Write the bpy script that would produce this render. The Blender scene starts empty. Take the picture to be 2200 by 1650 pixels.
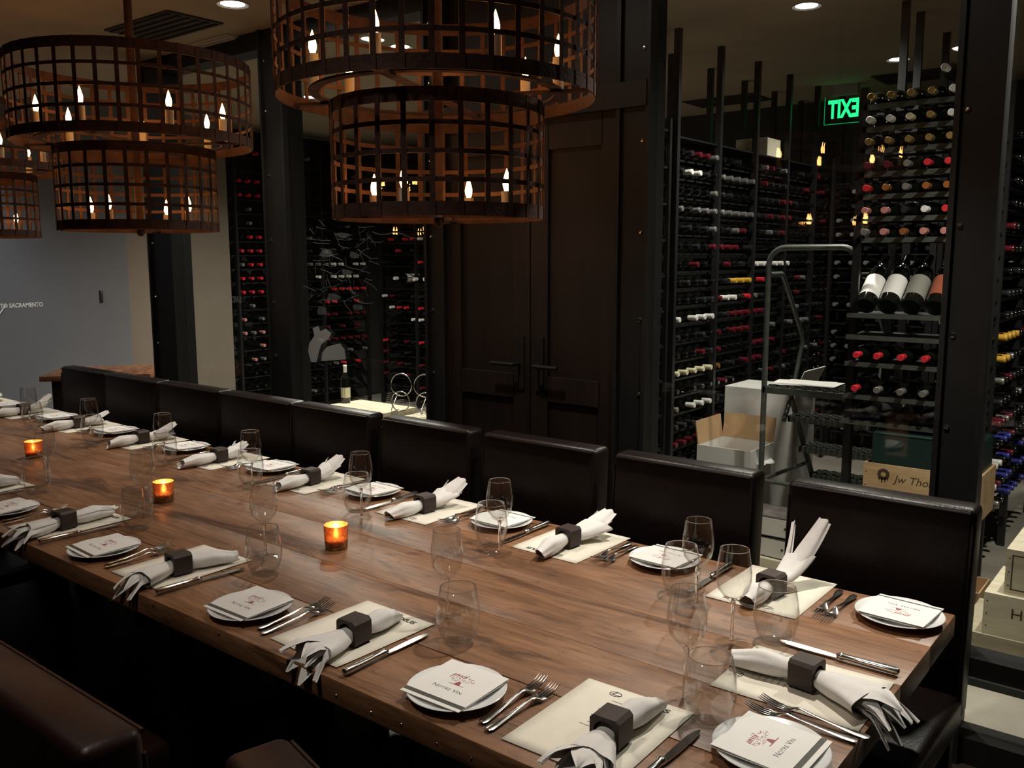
import bpy, bmesh, math, random
from mathutils import Matrix, Vector
R = math.radians
PI = math.pi
sc = bpy.context.scene
COL = sc.collection
random.seed(7)

# ------------------------------------------------------------------ camera
F_PX, YAW, PITCH, ROLL, CAMZ = 1917.19, -0.6736005, -0.1404009, 0.0014936, 1.56
_f = Vector((math.sin(YAW) * math.cos(PITCH), math.cos(YAW) * math.cos(PITCH), math.sin(PITCH)))
_r = Vector((math.cos(YAW), -math.sin(YAW), 0))
_d = _f.cross(_r)
RIGHT = math.cos(ROLL) * _r + math.sin(ROLL) * _d
DOWN = -math.sin(ROLL) * _r + math.cos(ROLL) * _d
cam_data = bpy.data.cameras.new('camera')
cam_data.sensor_width = 36
cam_data.lens = 36 * F_PX / 2200
cam_data.clip_start = 0.05
cam = bpy.data.objects.new('camera', cam_data)
COL.objects.link(cam)
m3 = Matrix((RIGHT, -DOWN, -_f)).transposed()
cam.matrix_world = Matrix.Translation((0, 0, CAMZ)) @ m3.to_4x4()
sc.camera = cam

def ray(px, py):
    return RIGHT * ((px - 1100) / F_PX) + DOWN * ((py - 825) / F_PX) + _f
def at_x(px, py, X):
    r = ray(px, py); k = X / r.x
    return Vector((X, r.y * k, CAMZ + r.z * k))
def at_y(px, py, Y):
    r = ray(px, py); k = Y / r.y
    return Vector((r.x * k, Y, CAMZ + r.z * k))
def at_z(px, py, Z):
    r = ray(px, py); k = (Z - CAMZ) / r.z
    return Vector((r.x * k, r.y * k, Z))
def project(P):
    v = Vector(P) - Vector((0, 0, CAMZ)); w = v.dot(_f)
    if w < .05: return (-9999, -9999, -1)
    return (1100 + F_PX * v.dot(RIGHT) / w, 825 + F_PX * v.dot(DOWN) / w, w)

# ------------------------------------------------------------------ world, exposure
world = bpy.data.worlds.new('world'); sc.world = world
world.use_nodes = True
world.node_tree.nodes['Background'].inputs[0].default_value = (0.010, 0.009, 0.008, 1)
world.node_tree.nodes['Background'].inputs[1].default_value = 0.6
sc.view_settings.view_transform = 'Standard'
sc.view_settings.look = 'None'
sc.view_settings.exposure = 0.62
sc.view_settings.gamma = 1.0
sc.view_settings.use_curve_mapping = False
sc.cycles.use_denoising = True
sc.cycles.max_bounces = 10
sc.cycles.transparent_max_bounces = 24
sc.cycles.transmission_bounces = 8
sc.cycles.glossy_bounces = 4
sc.cycles.caustics_reflective = False
sc.cycles.caustics_refractive = False
sc.cycles.sample_clamp_indirect = 4.0

CEIL = 2.70      # dining ceiling
CCEIL = 2.80     # cellar ceiling
GY = 2.95        # glass wall line
DOWNLIGHT_W = 62.0
CELLAR_W = 62.0

# ------------------------------------------------------------------ materials
MATS = {}
def mat(name, col=(.5, .5, .5), rough=.5, metal=0.0, var=0.0, vscale=(8, 8, 8), bump=0.0, bscale=60.0,
        coat=0.0, coat_rough=.15, emit=None, emit_s=0.0, spec=.5, trans=0.0, ior=1.45, sheen=0.0, sss=0.0):
    if name in MATS: return MATS[name]
    m = bpy.data.materials.new(name); m.use_nodes = True
    nt = m.node_tree; b = nt.nodes['Principled BSDF']
    b.inputs['Base Color'].default_value = (*col, 1)
    b.inputs['Roughness'].default_value = rough
    b.inputs['Metallic'].default_value = metal
    b.inputs['Specular IOR Level'].default_value = spec
    b.inputs['Coat Weight'].default_value = coat
    b.inputs['Coat Roughness'].default_value = coat_rough
    b.inputs['Transmission Weight'].default_value = trans
    b.inputs['IOR'].default_value = ior
    if sheen: b.inputs['Sheen Weight'].default_value = sheen
    if emit:
        b.inputs['Emission Color'].default_value = (*emit, 1)
        b.inputs['Emission Strength'].default_value = emit_s
    if var or bump:
        tc = nt.nodes.new('ShaderNodeTexCoord')
        mp = nt.nodes.new('ShaderNodeMapping'); mp.inputs['Scale'].default_value = vscale
        nt.links.new(tc.outputs['Object'], mp.inputs['Vector'])
    if var:
        no = nt.nodes.new('ShaderNodeTexNoise'); no.inputs['Scale'].default_value = 1; no.inputs['Detail'].default_value = 6
        no.inputs['Roughness'].default_value = .6
        nt.links.new(mp.outputs[0], no.inputs['Vector'])
        rp = nt.nodes.new('ShaderNodeValToRGB')
        lo = tuple(max(0, c * (1 - var)) for c in col); hi = tuple(min(1, c * (1 + var)) for c in col)
        rp.color_ramp.elements[0].position = .3; rp.color_ramp.elements[0].color = (*lo, 1)
        rp.color_ramp.elements[1].position = .7; rp.color_ramp.elements[1].color = (*hi, 1)
        nt.links.new(no.outputs[0], rp.inputs[0]); nt.links.new(rp.outputs[0], b.inputs['Base Color'])
    if bump:
        n2 = nt.nodes.new('ShaderNodeTexNoise'); n2.inputs['Scale'].default_value = bscale; n2.inputs['Detail'].default_value = 4
        nt.links.new(tc.outputs['Object'], n2.inputs['Vector'])
        bp = nt.nodes.new('ShaderNodeBump'); bp.inputs['Strength'].default_value = bump; bp.inputs['Distance'].default_value = .004
        nt.links.new(n2.outputs[0], bp.inputs['Height']); nt.links.new(bp.outputs[0], b.inputs['Normal'])
    MATS[name] = m
    return m

def wood_mat(name, dark, mid, light, scale=(1.2, 12, 12), rough=.4, coat=0.0, seed=0.0, axis_x=True, bump=.25):
    if name in MATS: return MATS[name]
    m = bpy.data.materials.new(name); m.use_nodes = True
    nt = m.node_tree; b = nt.nodes['Principled BSDF']; L = nt.links.new
    tc = nt.nodes.new('ShaderNodeTexCoord')
    oi = nt.nodes.new('ShaderNodeObjectInfo')
    ad = nt.nodes.new('ShaderNodeVectorMath'); ad.operation = 'ADD'
    ml = nt.nodes.new('ShaderNodeVectorMath'); ml.operation = 'SCALE'; ml.inputs['Scale'].default_value = 7.3
    cb = nt.nodes.new('ShaderNodeCombineXYZ')
    L(oi.outputs['Random'], cb.inputs[0]); L(oi.outputs['Random'], cb.inputs[1]); cb.inputs[2].default_value = seed
    L(cb.outputs[0], ml.inputs[0]); L(tc.outputs['Object'], ad.inputs[0]); L(ml.outputs[0], ad.inputs[1])
    mp = nt.nodes.new('ShaderNodeMapping'); mp.inputs['Scale'].default_value = scale
    L(ad.outputs[0], mp.inputs[0])
    n1 = nt.nodes.new('ShaderNodeTexNoise'); n1.inputs['Scale'].default_value = 1.0; n1.inputs['Detail'].default_value = 8
    n1.inputs['Roughness'].default_value = .65; n1.inputs['Distortion'].default_value = .6
    L(mp.outputs[0], n1.inputs['Vector'])
    mp2 = nt.nodes.new('ShaderNodeMapping'); mp2.inputs['Scale'].default_value = tuple(s * 6 for s in scale)
    L(ad.outputs[0], mp2.inputs[0])
    n2 = nt.nodes.new('ShaderNodeTexNoise'); n2.inputs['Scale'].default_value = 1.0; n2.inputs['Detail'].default_value = 6
    L(mp2.outputs[0], n2.inputs['Vector'])
    mx = nt.nodes.new('ShaderNodeMath'); mx.operation = 'MULTIPLY_ADD'; mx.inputs[1].default_value = .35; 
    L(n2.outputs[0], mx.inputs[0]); 
    sc2 = nt.nodes.new('ShaderNodeMath'); sc2.operation = 'MULTIPLY'; sc2.inputs[1].default_value = .68
    L(n1.outputs[0], sc2.inputs[0]); L(sc2.outputs[0], mx.inputs[2])
    rp = nt.nodes.new('ShaderNodeValToRGB'); e = rp.color_ramp.elements
    e[0].position = .36; e[0].color = (*dark, 1); e[1].position = .66; e[1].color = (*light, 1)
    q = e.new(.50); q.color = (*mid, 1)
    L(mx.outputs[0], rp.inputs[0]); L(rp.outputs[0], b.inputs['Base Color'])
    b.inputs['Roughness'].default_value = rough; b.inputs['Coat Weight'].default_value = coat
    b.inputs['Coat Roughness'].default_value = .28
    bp = nt.nodes.new('ShaderNodeBump'); bp.inputs['Strength'].default_value = bump; bp.inputs['Distance'].default_value = .003
    L(mx.outputs[0], bp.inputs['Height']); L(bp.outputs[0], b.inputs['Normal'])
    MATS[name] = m
    return m

def table_mat(name):
    """worn reclaimed boards: long colour drift, dark mineral streaks, short broken grain"""
    m = bpy.data.materials.new(name); m.use_nodes = True
    nt = m.node_tree; b = nt.nodes['Principled BSDF']; L = nt.links.new
    tc = nt.nodes.new('ShaderNodeTexCoord')
    def noise(scale, detail, rough, dist, off=0):
        mp = nt.nodes.new('ShaderNodeMapping'); mp.inputs['Scale'].default_value = scale; mp.inputs['Location'].default_value = (off, off * .7, 0)
        L(tc.outputs['Object'], mp.inputs[0])
        n = nt.nodes.new('ShaderNodeTexNoise'); n.inputs['Scale'].default_value = 1; n.inputs['Detail'].default_value = detail
        n.inputs['Roughness'].default_value = rough; n.inputs['Distortion'].default_value = dist
        L(mp.outputs[0], n.inputs['Vector']); return n.outputs[0]
    def ramp(src, *stops):
        r = nt.nodes.new('ShaderNodeValToRGB'); e = r.color_ramp.elements
        e[0].position, e[0].color = stops[0][0], (*stops[0][1], 1); e[1].position, e[1].color = stops[-1][0], (*stops[-1][1], 1)
        for p_, c_ in stops[1:-1]: q_ = e.new(p_); q_.color = (*c_, 1)
        L(src, r.inputs[0]); return r.outputs[0]
    def mix(f, a, bb, typ='MIX'):
        x = nt.nodes.new('ShaderNodeMix'); x.data_type = 'RGBA'; x.blend_type = typ
        if isinstance(f, float): x.inputs[0].default_value = f
        else: L(f, x.inputs[0])
        L(a, x.inputs[6]); L(bb, x.inputs[7]); return x.outputs[2]
    base = ramp(noise((1.3, 6, 6), 9, .68, 1.6), (.28, (.135, .062, .030)), (.50, (.235, .115, .057)), (.72, (.335, .178, .093)))
    fine = ramp(noise((7, 70, 70), 6, .6, .4, 3.1), (.30, (.62, .60, .58)), (.65, (1.08, 1.06, 1.04)))
    col = mix(1.0, base, fine, 'MULTIPLY')
    streak = ramp(noise((.8, 4.6, 4.6), 9, .70, 2.6, 9.4), (.55, (1, 1, 1)), (.62, (.50, .47, .45)), (.74, (.36, .34, .33)))
    col = mix(1.0, col, streak, 'MULTIPLY')
    pits = ramp(noise((16, 46, 46), 5, .7, .8, 5.5), (.60, (1, 1, 1)), (.70, (.50, .45, .42)))
    col = mix(1.0, col, pits, 'MULTIPLY')
    L(col, b.inputs['Base Color'])
    b.inputs['Roughness'].default_value = .40; b.inputs['Specular IOR Level'].default_value = .42
    bp = nt.nodes.new('ShaderNodeBump'); bp.inputs['Strength'].default_value = .35; bp.inputs['Distance'].default_value = .002
    h = noise((7, 70, 70), 6, .6, .4, 3.1); L(h, bp.inputs['Height']); L(bp.outputs[0], b.inputs['Normal'])
    MATS[name] = m
    return m

def pane_mat(name, tint=(.95, .97, .96), f0=1.45):
    """clear sheet glass: straight-through transmission plus a Fresnel mirror reflection"""
    if name in MATS: return MATS[name]
    m = bpy.data.materials.new(name); m.use_nodes = True
    nt = m.node_tree; L = nt.links.new
    for n in list(nt.nodes):
        if n.type != 'OUTPUT_MATERIAL': nt.nodes.remove(n)
    out = [n for n in nt.nodes if n.type == 'OUTPUT_MATERIAL'][0]
    t = nt.nodes.new('ShaderNodeBsdfTransparent'); t.inputs[0].default_value = (*tint, 1)
    g = nt.nodes.new('ShaderNodeBsdfGlossy'); g.inputs['Roughness'].default_value = .01
    fr = nt.nodes.new('ShaderNodeFresnel'); fr.inputs['IOR'].default_value = f0
    ge = nt.nodes.new('ShaderNodeNewGeometry')          # keep the slab's inner face from acting as a total mirror
    mr = nt.nodes.new('ShaderNodeMapRange'); mr.inputs['To Min'].default_value = f0; mr.inputs['To Max'].default_value = 1 / f0
    L(ge.outputs['Backfacing'], mr.inputs['Value']); L(mr.outputs[0], fr.inputs['IOR'])
    mx = nt.nodes.new('ShaderNodeMixShader')
    L(fr.outputs[0], mx.inputs[0]); L(t.outputs[0], mx.inputs[1]); L(g.outputs[0], mx.inputs[2]); L(mx.outputs[0], out.inputs[0])
    MATS[name] = m
    return m

def reflection_mat(name, col, alpha):
    """thin half-transparent layer on glass for painted reflections"""
    if name in MATS: return MATS[name]
    m = bpy.data.materials.new(name); m.use_nodes = True
    b = m.node_tree.nodes['Principled BSDF']
    b.inputs['Base Color'].default_value = (*col, 1); b.inputs['Roughness'].default_value = .8
    b.inputs['Alpha'].default_value = alpha
    MATS[name] = m
    return m

W_TABLE = table_mat('table_wood')
W_DARK = wood_mat('dark_wood', (.005, .0026, .002), (.011, .0058, .004), (.018, .0095, .0065), scale=(10, 10, 1.2), rough=.5)
W_DOOR = wood_mat('door_wood', (.004, .0022, .0015), (.0085, .0046, .003), (.014, .0075, .0047), scale=(9, 9, .9), rough=.5)
W_RING = wood_mat('ring_wood', (.014, .007, .005), (.028, .014, .010), (.045, .024, .017), scale=(60, 12, 60), rough=.6)
W_STAND = wood_mat('stand_wood', (.06, .025, .012), (.16, .07, .032), (.26, .12, .06), scale=(8, 1.5, 8), rough=.45)
W_PINE = wood_mat('pine_wood', (.42, .27, .13), (.56, .38, .20), (.66, .47, .27), scale=(1.4, 14, 14), rough=.6)
W_PALE = wood_mat('pale_crate_wood', (.56, .50, .36), (.68, .62, .47), (.78, .72, .58), scale=(1.4, 14, 14), rough=.6)
LEATHER = mat('leather', (.0075, .0040, .0037), .36, var=.25, vscale=(4, 4, 4), bump=.2, bscale=160, spec=.38)
LEATHER_R = mat('leather_red', (.019, .0072, .0055), .42, var=.2, vscale=(4, 4, 4), bump=.1, bscale=160, spec=.4)
RUST = mat('rusted_iron', (.050, .0185, .0105), .75, metal=.15, var=.5, vscale=(30, 30, 30), bump=.5, bscale=120)
BLACK = mat('black_metal', (.010, .010, .010), .45, var=.3, vscale=(20, 20, 20))
FRAME = mat('frame_metal', (.0075, .0078, .0078), .48, var=.25, vscale=(12, 12, 12))
RACKM = mat('rack_metal', (.012, .012, .012), .4, var=.2, vscale=(12, 12, 12))
LADDER = mat('ladder_metal', (.085, .095, .085), .42, metal=.3, var=.2, vscale=(20, 20, 20))
CLOTH = mat('white_cloth', (.74, .72, .70), .85, var=.04, vscale=(60, 60, 60), bump=.12, bscale=400, sheen=.2)
PAPER = mat('cream_paper', (.73, .69, .59), .7, var=.03, vscale=(30, 30, 30))
CARD = mat('white_card', (.78, .765, .74), .6, var=.02, vscale=(30, 30, 30))
CHINA = mat('china', (.76, .77, .77), .16, coat=.4)
STEEL = mat('polished_steel', (.62, .60, .57), .18, metal=1.0)
INK = mat('dark_ink', (.025, .024, .022), .6)
INKGREY = mat('grey_ink', (.30, .29, .26), .6)
INKRED = mat('burgundy_ink', (.30, .07, .08), .6)
STRIPE = mat('card_stripe', (.07, .068, .055), .6)
WHITEINK = mat('white_paint', (.78, .78, .76), .7)
AMBER = mat('mercury_amber_glass', (.62, .25, .09), .35, var=.75, vscale=(150, 150, 150), trans=.62)
WAX = mat('wax', (.85, .74, .55), .5)
FLAME = mat('flame', (1, .6, .3), .5, emit=(1.0, .44, .13), emit_s=44)
TFLAME = mat('table_flame', (1, .6, .3), .5, emit=(1.0, .52, .18), emit_s=260)
SLEEVE = mat('candle_sleeve', (.70, .58, .42), .5)
BOTTLE = mat('bottle_glass', (.005, .006, .0045), .07, coat=.5, coat_rough=.03)
CEILM = mat('ceiling_plaster', (.34, .27, .19), .9, var=.12, vscale=(1.5, 1.5, 1.5), bump=.15, bscale=30)
CONCRETE = mat('concrete', (.34, .31, .26), .6, var=.25, vscale=(3, 3, 3), bump=.15, bscale=40)
DARKFLOOR = wood_mat('dark_floor_wood', (.012, .009, .007), (.024, .018, .014), (.036, .028, .022), scale=(1, 9, 9), rough=.5)
SLATE = mat('slate_paint', (.135, .140, .150), .85, var=.10, vscale=(1.2, 1.2, 1.2))
TAUPE = mat('taupe_wall', (.19, .16, .125), .85, var=.06, vscale=(2, 2, 2))
BLACKWALL = mat('dark_wall', (.035, .033, .030), .85, var=.15, vscale=(2, 2, 2))
CARTON = mat('white_carton', (.70, .69, .66), .75, var=.06, vscale=(4, 4, 4))
KRAFT = mat('kraft_board', (.46, .30, .16), .8, var=.12, vscale=(6, 6, 6))
GREENBOX = mat('green_box', (.010, .028, .026), .4)
PRINTBLACK = mat('black_print_board', (.045, .043, .042), .4)
PRINTORANGE = mat('orange_print', (.40, .11, .04), .45, var=.5, vscale=(14, 14, 14))
BURN = mat('burnt_brand', (.07, .04, .02), .7)
VENTM = mat('vent_grey', (.42, .41, .38), .6)
LIGHTDISC = mat('downlight_lens', (1, 1, 1), .4, emit=(1.0, .93, .82), emit_s=30)
EXITGREEN = mat('exit_green', (.05, .9, .3), .4, emit=(.02, 1.0, .28), emit_s=.9)
PANE = pane_mat('clear_pane')
GLASS = pane_mat('drinking_glass', (.972, .974, .972), 1.58)
SOLIDGLASS = mat('solid_glass', (1, 1, 1), .0, trans=1.0, ior=1.46)
ACRYL = pane_mat('clear_acrylic', (.90, .97, .93))
MAPREFL = reflection_mat('map_reflection', (.62, .66, .66), .34)  # pale colour standing in for a map reflected in the glass
MAPLINEREFL = reflection_mat('map_line_reflection', (.60, .62, .62), .11)
CAPS = {
    'black': mat('cap_black', (.006, .006, .007), .18, coat=.6, coat_rough=.06), 'dark': mat('cap_dark', (.022, .022, .025), .2, coat=.5, coat_rough=.06),
    'grey': mat('cap_grey', (.32, .31, .30), .35, metal=.6), 'white': mat('cap_white', (.78, .77, .74), .4),
    'cream': mat('cap_cream', (.72, .68, .46), .4), 'red': mat('cap_red', (.62, .03, .045), .28, coat=.4),
    'maroon': mat('cap_maroon', (.12, .012, .02), .22, coat=.4, coat_rough=.08), 'gold': mat('cap_gold', (.72, .55, .22), .28, metal=.8),
    'yellow': mat('cap_yellow', (.70, .40, .05), .4), 'pink': mat('cap_pink', (.52, .22, .20), .3, coat=.3),
    'blue': mat('cap_blue', (.04, .045, .28), .3, coat=.3), 'copper': mat('cap_copper', (.60, .24, .08), .3, metal=.7)}

# ------------------------------------------------------------------ mesh helpers
class MB:
    def __init__(s): s.v = []; s.f = []; s.mi = []
    def add(s, vs, fs, mi=0, M=None):
        o = len(s.v)
        s.v += [tuple(M @ Vector(p)) if M else tuple(p) for p in vs]
        s.f += [tuple(i + o for i in q) for q in fs]; s.mi += [mi] * len(fs)
        return s
    def box(s, c, d, M=None, mi=0, rz=0.0):
        x, y, z = d[0] / 2, d[1] / 2, d[2] / 2
        vs = [(a * x, b * y, e * z) for a in (-1, 1) for b in (-1, 1) for e in (-1, 1)]
        T = Matrix.Translation(c) @ Matrix.Rotation(rz, 4, 'Z')
        if M: T = M @ T
        return s.add(vs, [(0, 1, 3, 2), (4, 6, 7, 5), (0, 4, 5, 1), (2, 3, 7, 6), (0, 2, 6, 4), (1, 5, 7, 3)], mi, T)
    def b2(s, lo, hi, M=None, mi=0):
        return s.box([(a + b) / 2 for a, b in zip(lo, hi)], [abs(b - a) for a, b in zip(lo, hi)], M, mi)
    def tube(s, pts, r, n=8, mi=0, closed=False, cap=True, M=None, flat=1.0):
        pts = [Vector(p) for p in pts]; N = len(pts)
        rr = r if isinstance(r, (list, tuple)) else [r] * N
        vs = []; up = None
        for i, p in enumerate(pts):
            if closed: d = pts[(i + 1) % N] - pts[i - 1]
            else: d = pts[min(i + 1, N - 1)] - pts[max(i - 1, 0)]
            d.normalize()
            if up is None:
                up = Vector((0, 0, 1)) if abs(d.z) < .9 else Vector((0, 1, 0))
            a = d.cross(up); a.normalize(); b = a.cross(d); up = b
            for k in range(n):
                t = 2 * PI * k / n
                vs.append(p + a * (rr[i] * math.cos(t)) + b * (rr[i] * flat * math.sin(t)))
        fs = []
        for i in range(N if closed else N - 1):
            j = (i + 1) % N
            for k in range(n):
                l = (k + 1) % n
                fs.append((i * n + k, i * n + l, j * n + l, j * n + k))
        if cap and not closed:
            fs.append(tuple(range(n - 1, -1, -1))); fs.append(tuple((N - 1) * n + k for k in range(n)))
        return s.add(vs, fs, mi, M)
    def lathe(s, prof, n=24, M=None, mi=0, mis=None):
        vs = []; idx = []
        for r, z in prof:
            if r < 1e-6: idx.append([len(vs)] * n); vs.append((0, 0, z))
            else:
                idx.append(list(range(len(vs), len(vs) + n)))
                vs += [(r * math.cos(2 * PI * k / n), r * math.sin(2 * PI * k / n), z) for k in range(n)]
        for i in range(len(prof) - 1):
            fs = []
            for k in range(n):
                l = (k + 1) % n
                q = [idx[i][k], idx[i][l], idx[i + 1][l], idx[i + 1][k]]
                q = list(dict.fromkeys(q))
                if len(q) > 2: fs.append(tuple(q))
            if i == 0: base = len(s.v); s.v += [tuple(M @ Vector(p)) if M else p for p in vs]
            s.f += [tuple(j + base for j in q) for q in fs]; s.mi += [mis[i] if mis else mi] * len(fs)
        return s
    def prism(s, poly, z0, z1, M=None, mi=0):
        n = len(poly)
        vs = [(x, y, z0) for x, y in poly] + [(x, y, z1) for x, y in poly]
        fs = [tuple(range(n - 1, -1, -1)), tuple(range(n, 2 * n))] + [(i, (i + 1) % n, n + (i + 1) % n, n + i) for i in range(n)]
        return s.add(vs, fs, mi, M)
    def mesh(s, name, mats, smooth=None):
        me = bpy.data.meshes.new(name)
        me.from_pydata(s.v, [], s.f)
        for m in (mats if isinstance(mats, (list, tuple)) else [mats]): me.materials.append(m)
        if any(s.mi): me.polygons.foreach_set('material_index', s.mi)
        me.validate(); 
        bm = bmesh.new(); bm.from_mesh(me); bmesh.ops.recalc_face_normals(bm, faces=bm.faces); bm.to_mesh(me); bm.free()
        if smooth is not None:
            me.polygons.foreach_set('use_smooth', [True] * len(me.polygons))
            me.set_sharp_from_angle(angle=R(smooth))
        me.update()
        return me
    def build(s, name, mats, parent=None, smooth=None, loc=None, rz=0.0):
        return obj(name, s.mesh(name, mats, smooth), parent, loc, rz)

def obj(name, me, parent=None, loc=None, rz=0.0):
    o = bpy.data.objects.new(name, me); COL.objects.link(o)
    if parent: o.parent = parent
    if loc is not None: o.location = loc
    if rz: o.rotation_euler = (0, 0, rz)
    return o
def tag(o, label, cat, group=None):
    o['label'] = label; o['category'] = cat
    if group: o['group'] = group
    return o
def thing(name, label, cat, loc=(0, 0, 0), rz=0.0, group=None):
    o = bpy.data.objects.new(name, None); COL.objects.link(o); o.empty_display_size = .05
    o.location = loc; o.rotation_euler = (0, 0, rz)
    return tag(o, label, cat, group)
def struct(o, label=None):
    o['kind'] = 'structure'
    if label: o['label'] = label
    return o
def rounded_box(lo, hi, bev=.015, seg=3):
    bm = bmesh.new(); bmesh.ops.create_cube(bm, size=1)
    for v in bm.verts:
        for k in range(3): v.co[k] = lo[k] + (v.co[k] + .5) * (hi[k] - lo[k])
    bmesh.ops.bevel(bm, geom=bm.edges[:], offset=bev, segments=seg, profile=.5, affect='EDGES')
    me = bpy.data.meshes.new('rb'); bm.to_mesh(me); bm.free()
    s = MB(); s.v = [tuple(v.co) for v in me.vertices]; s.f = [tuple(p.vertices) for p in me.polygons]; s.mi = [0] * len(s.f)
    bpy.data.meshes.remove(me)
    return s
_tc = {}
def text_mesh(body, size, m, xs=1.0, bold=0.0, align='CENTER', shear=0.0, mirror=False, small_caps=False):
    key = (body, size, m.name, xs, bold, align, mirror)
    if key in _tc: return _tc[key]
    cu = bpy.data.curves.new('lettering', 'FONT'); cu.body = body; cu.size = size; cu.align_x = align; cu.align_y = 'CENTER'
    cu.offset = bold; cu.shear = shear; cu.resolution_u = 3
    if small_caps:
        cu.small_caps_scale = .75
        for i, c in enumerate(body):
            if c.islower(): cu.body_format[i].use_small_caps = True
    o = bpy.data.objects.new('t', cu); COL.objects.link(o)
    bpy.context.view_layer.update()
    me = bpy.data.meshes.new_from_object(o.evaluated_get(bpy.context.evaluated_depsgraph_get()))
    bpy.data.objects.remove(o); bpy.data.curves.remove(cu)
    for v in me.vertices:
        v.co.x *= xs * (-1 if mirror else 1)
    me.materials.clear(); me.materials.append(m); me.name = 'lettering'
    _tc[key] = me
    return me
ORD = ['first', 'second', 'third', 'fourth', 'fifth', 'sixth', 'seventh', 'eighth', 'ninth', 'tenth', 'eleventh', 'twelfth', 'thirteenth', 'fourteenth', 'fifteenth', 'sixteenth', 'seventeenth', 'eighteenth', 'nineteenth', 'twentieth', 'twenty-first', 'twenty-second', 'twenty-third', 'twenty-fourth', 'twenty-fifth', 'twenty-sixth']

# ------------------------------------------------------------------ downlights
def downlight(x, y, z, label, watts, angle=88, col=(1.0, .92, .81), r=.055, blend=.9, aim=None, group=None):
    t = thing('recessed_downlight', label, 'ceiling light', (x, y, z), 0, group)
    MB().lathe([(r * .98, -.002), (r * 1.28, -.006), (r * 1.3, .0), (r * .98, .0)], 24).build('trim_ring', VENTM, t, 40)
    MB().lathe([(0, -.001), (r * .97, -.001)], 24).build('lens', LIGHTDISC, t)
    ld = bpy.data.lights.new('downlight_lamp', 'SPOT'); ld.energy = watts; ld.spot_size = R(angle); ld.spot_blend = blend
    ld.color = col; ld.shadow_soft_size = .045
    lo = bpy.data.objects.new('lamp', ld); COL.objects.link(lo); lo.parent = t; lo.location = (0, 0, -.03)
    if aim is not None:
        d = Vector(aim) - Vector((x, y, z))
        lo.rotation_euler = d.to_track_quat('-Z', 'Y').to_euler()
    return t
def disc_at(px, py, z): return at_z(px, py, z)

DG = 'recessed downlights over the dining side'
p = at_z(500, 8, CEIL)
DL_Y = 2.18
downlight(p.x, p.y, CEIL, 'bright round downlight in the dining ceiling near the glass wall, beside a white vent', DOWNLIGHT_W * .5)
downlight(-.93, DL_Y, CEIL, 'round downlight in the dining ceiling over the head end of the table', DOWNLIGHT_W * 1.35, group=DG)
downlight(-2.17, DL_Y, CEIL, 'round downlight in the dining ceiling between the first and middle chandeliers', DOWNLIGHT_W * .72, group=DG)
downlight(-3.52, DL_Y, CEIL, 'round downlight in the dining ceiling between the middle and last chandeliers', DOWNLIGHT_W * .36, group=DG)
downlight(-1.25, .35, CEIL, 'added round fill downlight in the dining ceiling behind the open-side chairs', DOWNLIGHT_W * .42, 120, group=DG)  # unseen lamp added to lift the table's front edge and near chairs
downlight(-5.25, 1.65, CEIL, 'round downlight in the dining ceiling over the far end of the table', DOWNLIGHT_W * .36, group=DG)
downlight(-6.5, 2.05, CEIL, 'round downlight washing the slate wall with white lettering', 46, 95, (.86, .92, 1.0), aim=(-7.2, 2.3, 1.2))
p = at_z(1733, 12, CCEIL)
downlight(p.x, p.y, CCEIL, 'round downlight in the cellar ceiling over the aisle beside the tall rack posts', CELLAR_W * 1.3, 150)
p = at_z(1930, 127, CCEIL)
downlight(p.x, p.y, CCEIL, 'round downlight in the cellar ceiling behind the island rack posts', CELLAR_W * .8, 150)
p = at_z(860, 100, CCEIL); p2 = at_z(910, 115, CCEIL)
downlight(p.x, p.y, CCEIL, 'round downlight in the cellar ceiling over the pale wooden case stack', CELLAR_W * 1.25, 140)
downlight(-5.2, 4.75, CCEIL, 'round downlight in the cellar ceiling before the corner racks', CELLAR_W * 4.0, 150)
downlight(-.25, 3.55, CCEIL, 'round downlight in the cellar ceiling over the stacked white wine cases', CELLAR_W * 2.0, 150)

# ------------------------------------------------------------------ the setting
XL, XR, YB, YC = -7.2, 2.6, -2.6, 7.35
struct(MB().b2((XL - .4, YB, -.1), (XR, GY, 0)).build('floor', DARKFLOOR), 'dark wooden dining room floor')
struct(MB().b2((XL - .4, GY, -.1), (XR, YC, 0)).build('floor', CONCRETE), 'polished concrete cellar floor')
struct(MB().b2((XL - .4, YB, CEIL), (XR, GY + .05, CEIL + .2)).build('ceiling', CEILM), 'brown plaster dining ceiling')
struct(MB().b2((XL - .4, GY + .05, CCEIL), (XR, YC, CCEIL + .2)).build('ceiling', CEILM), 'brown plaster cellar ceiling')
Y_SL = at_x(285, 750, XL).y; Y_TP = at_x(500, 600, XL).y
wl = MB().b2((XL - .4, YB, 0), (XL, Y_SL, CCEIL)).build('wall_left', SLATE); struct(wl, 'slate grey end wall with white map lettering')
struct(MB().b2((XL - .4, Y_SL, 0), (XL - .03, Y_TP, CCEIL)).build('wall_left', TAUPE), 'taupe wall between slate wall and wine rack')
struct(MB().b2((XL - .6, Y_TP, 0), (XL - .45, YC, CCEIL)).build('wall_left', BLACKWALL), 'dark wall behind the corner rack')
struct(MB().b2((XL - .6, YC, 0), (XR, YC + .15, CCEIL)).build('wall_back', BLACKWALL), 'dark cellar back wall')
struct(MB().b2((XR, YB, 0), (XR + .15, YC, CCEIL)).build('wall_right', BLACKWALL), 'dark wall on the right')
struct(MB().b2((XL - .4, YB - .15, 0), (XR, YB, CEIL)).build('wall_front', BLACKWALL), 'dark wall behind the viewer')
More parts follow.
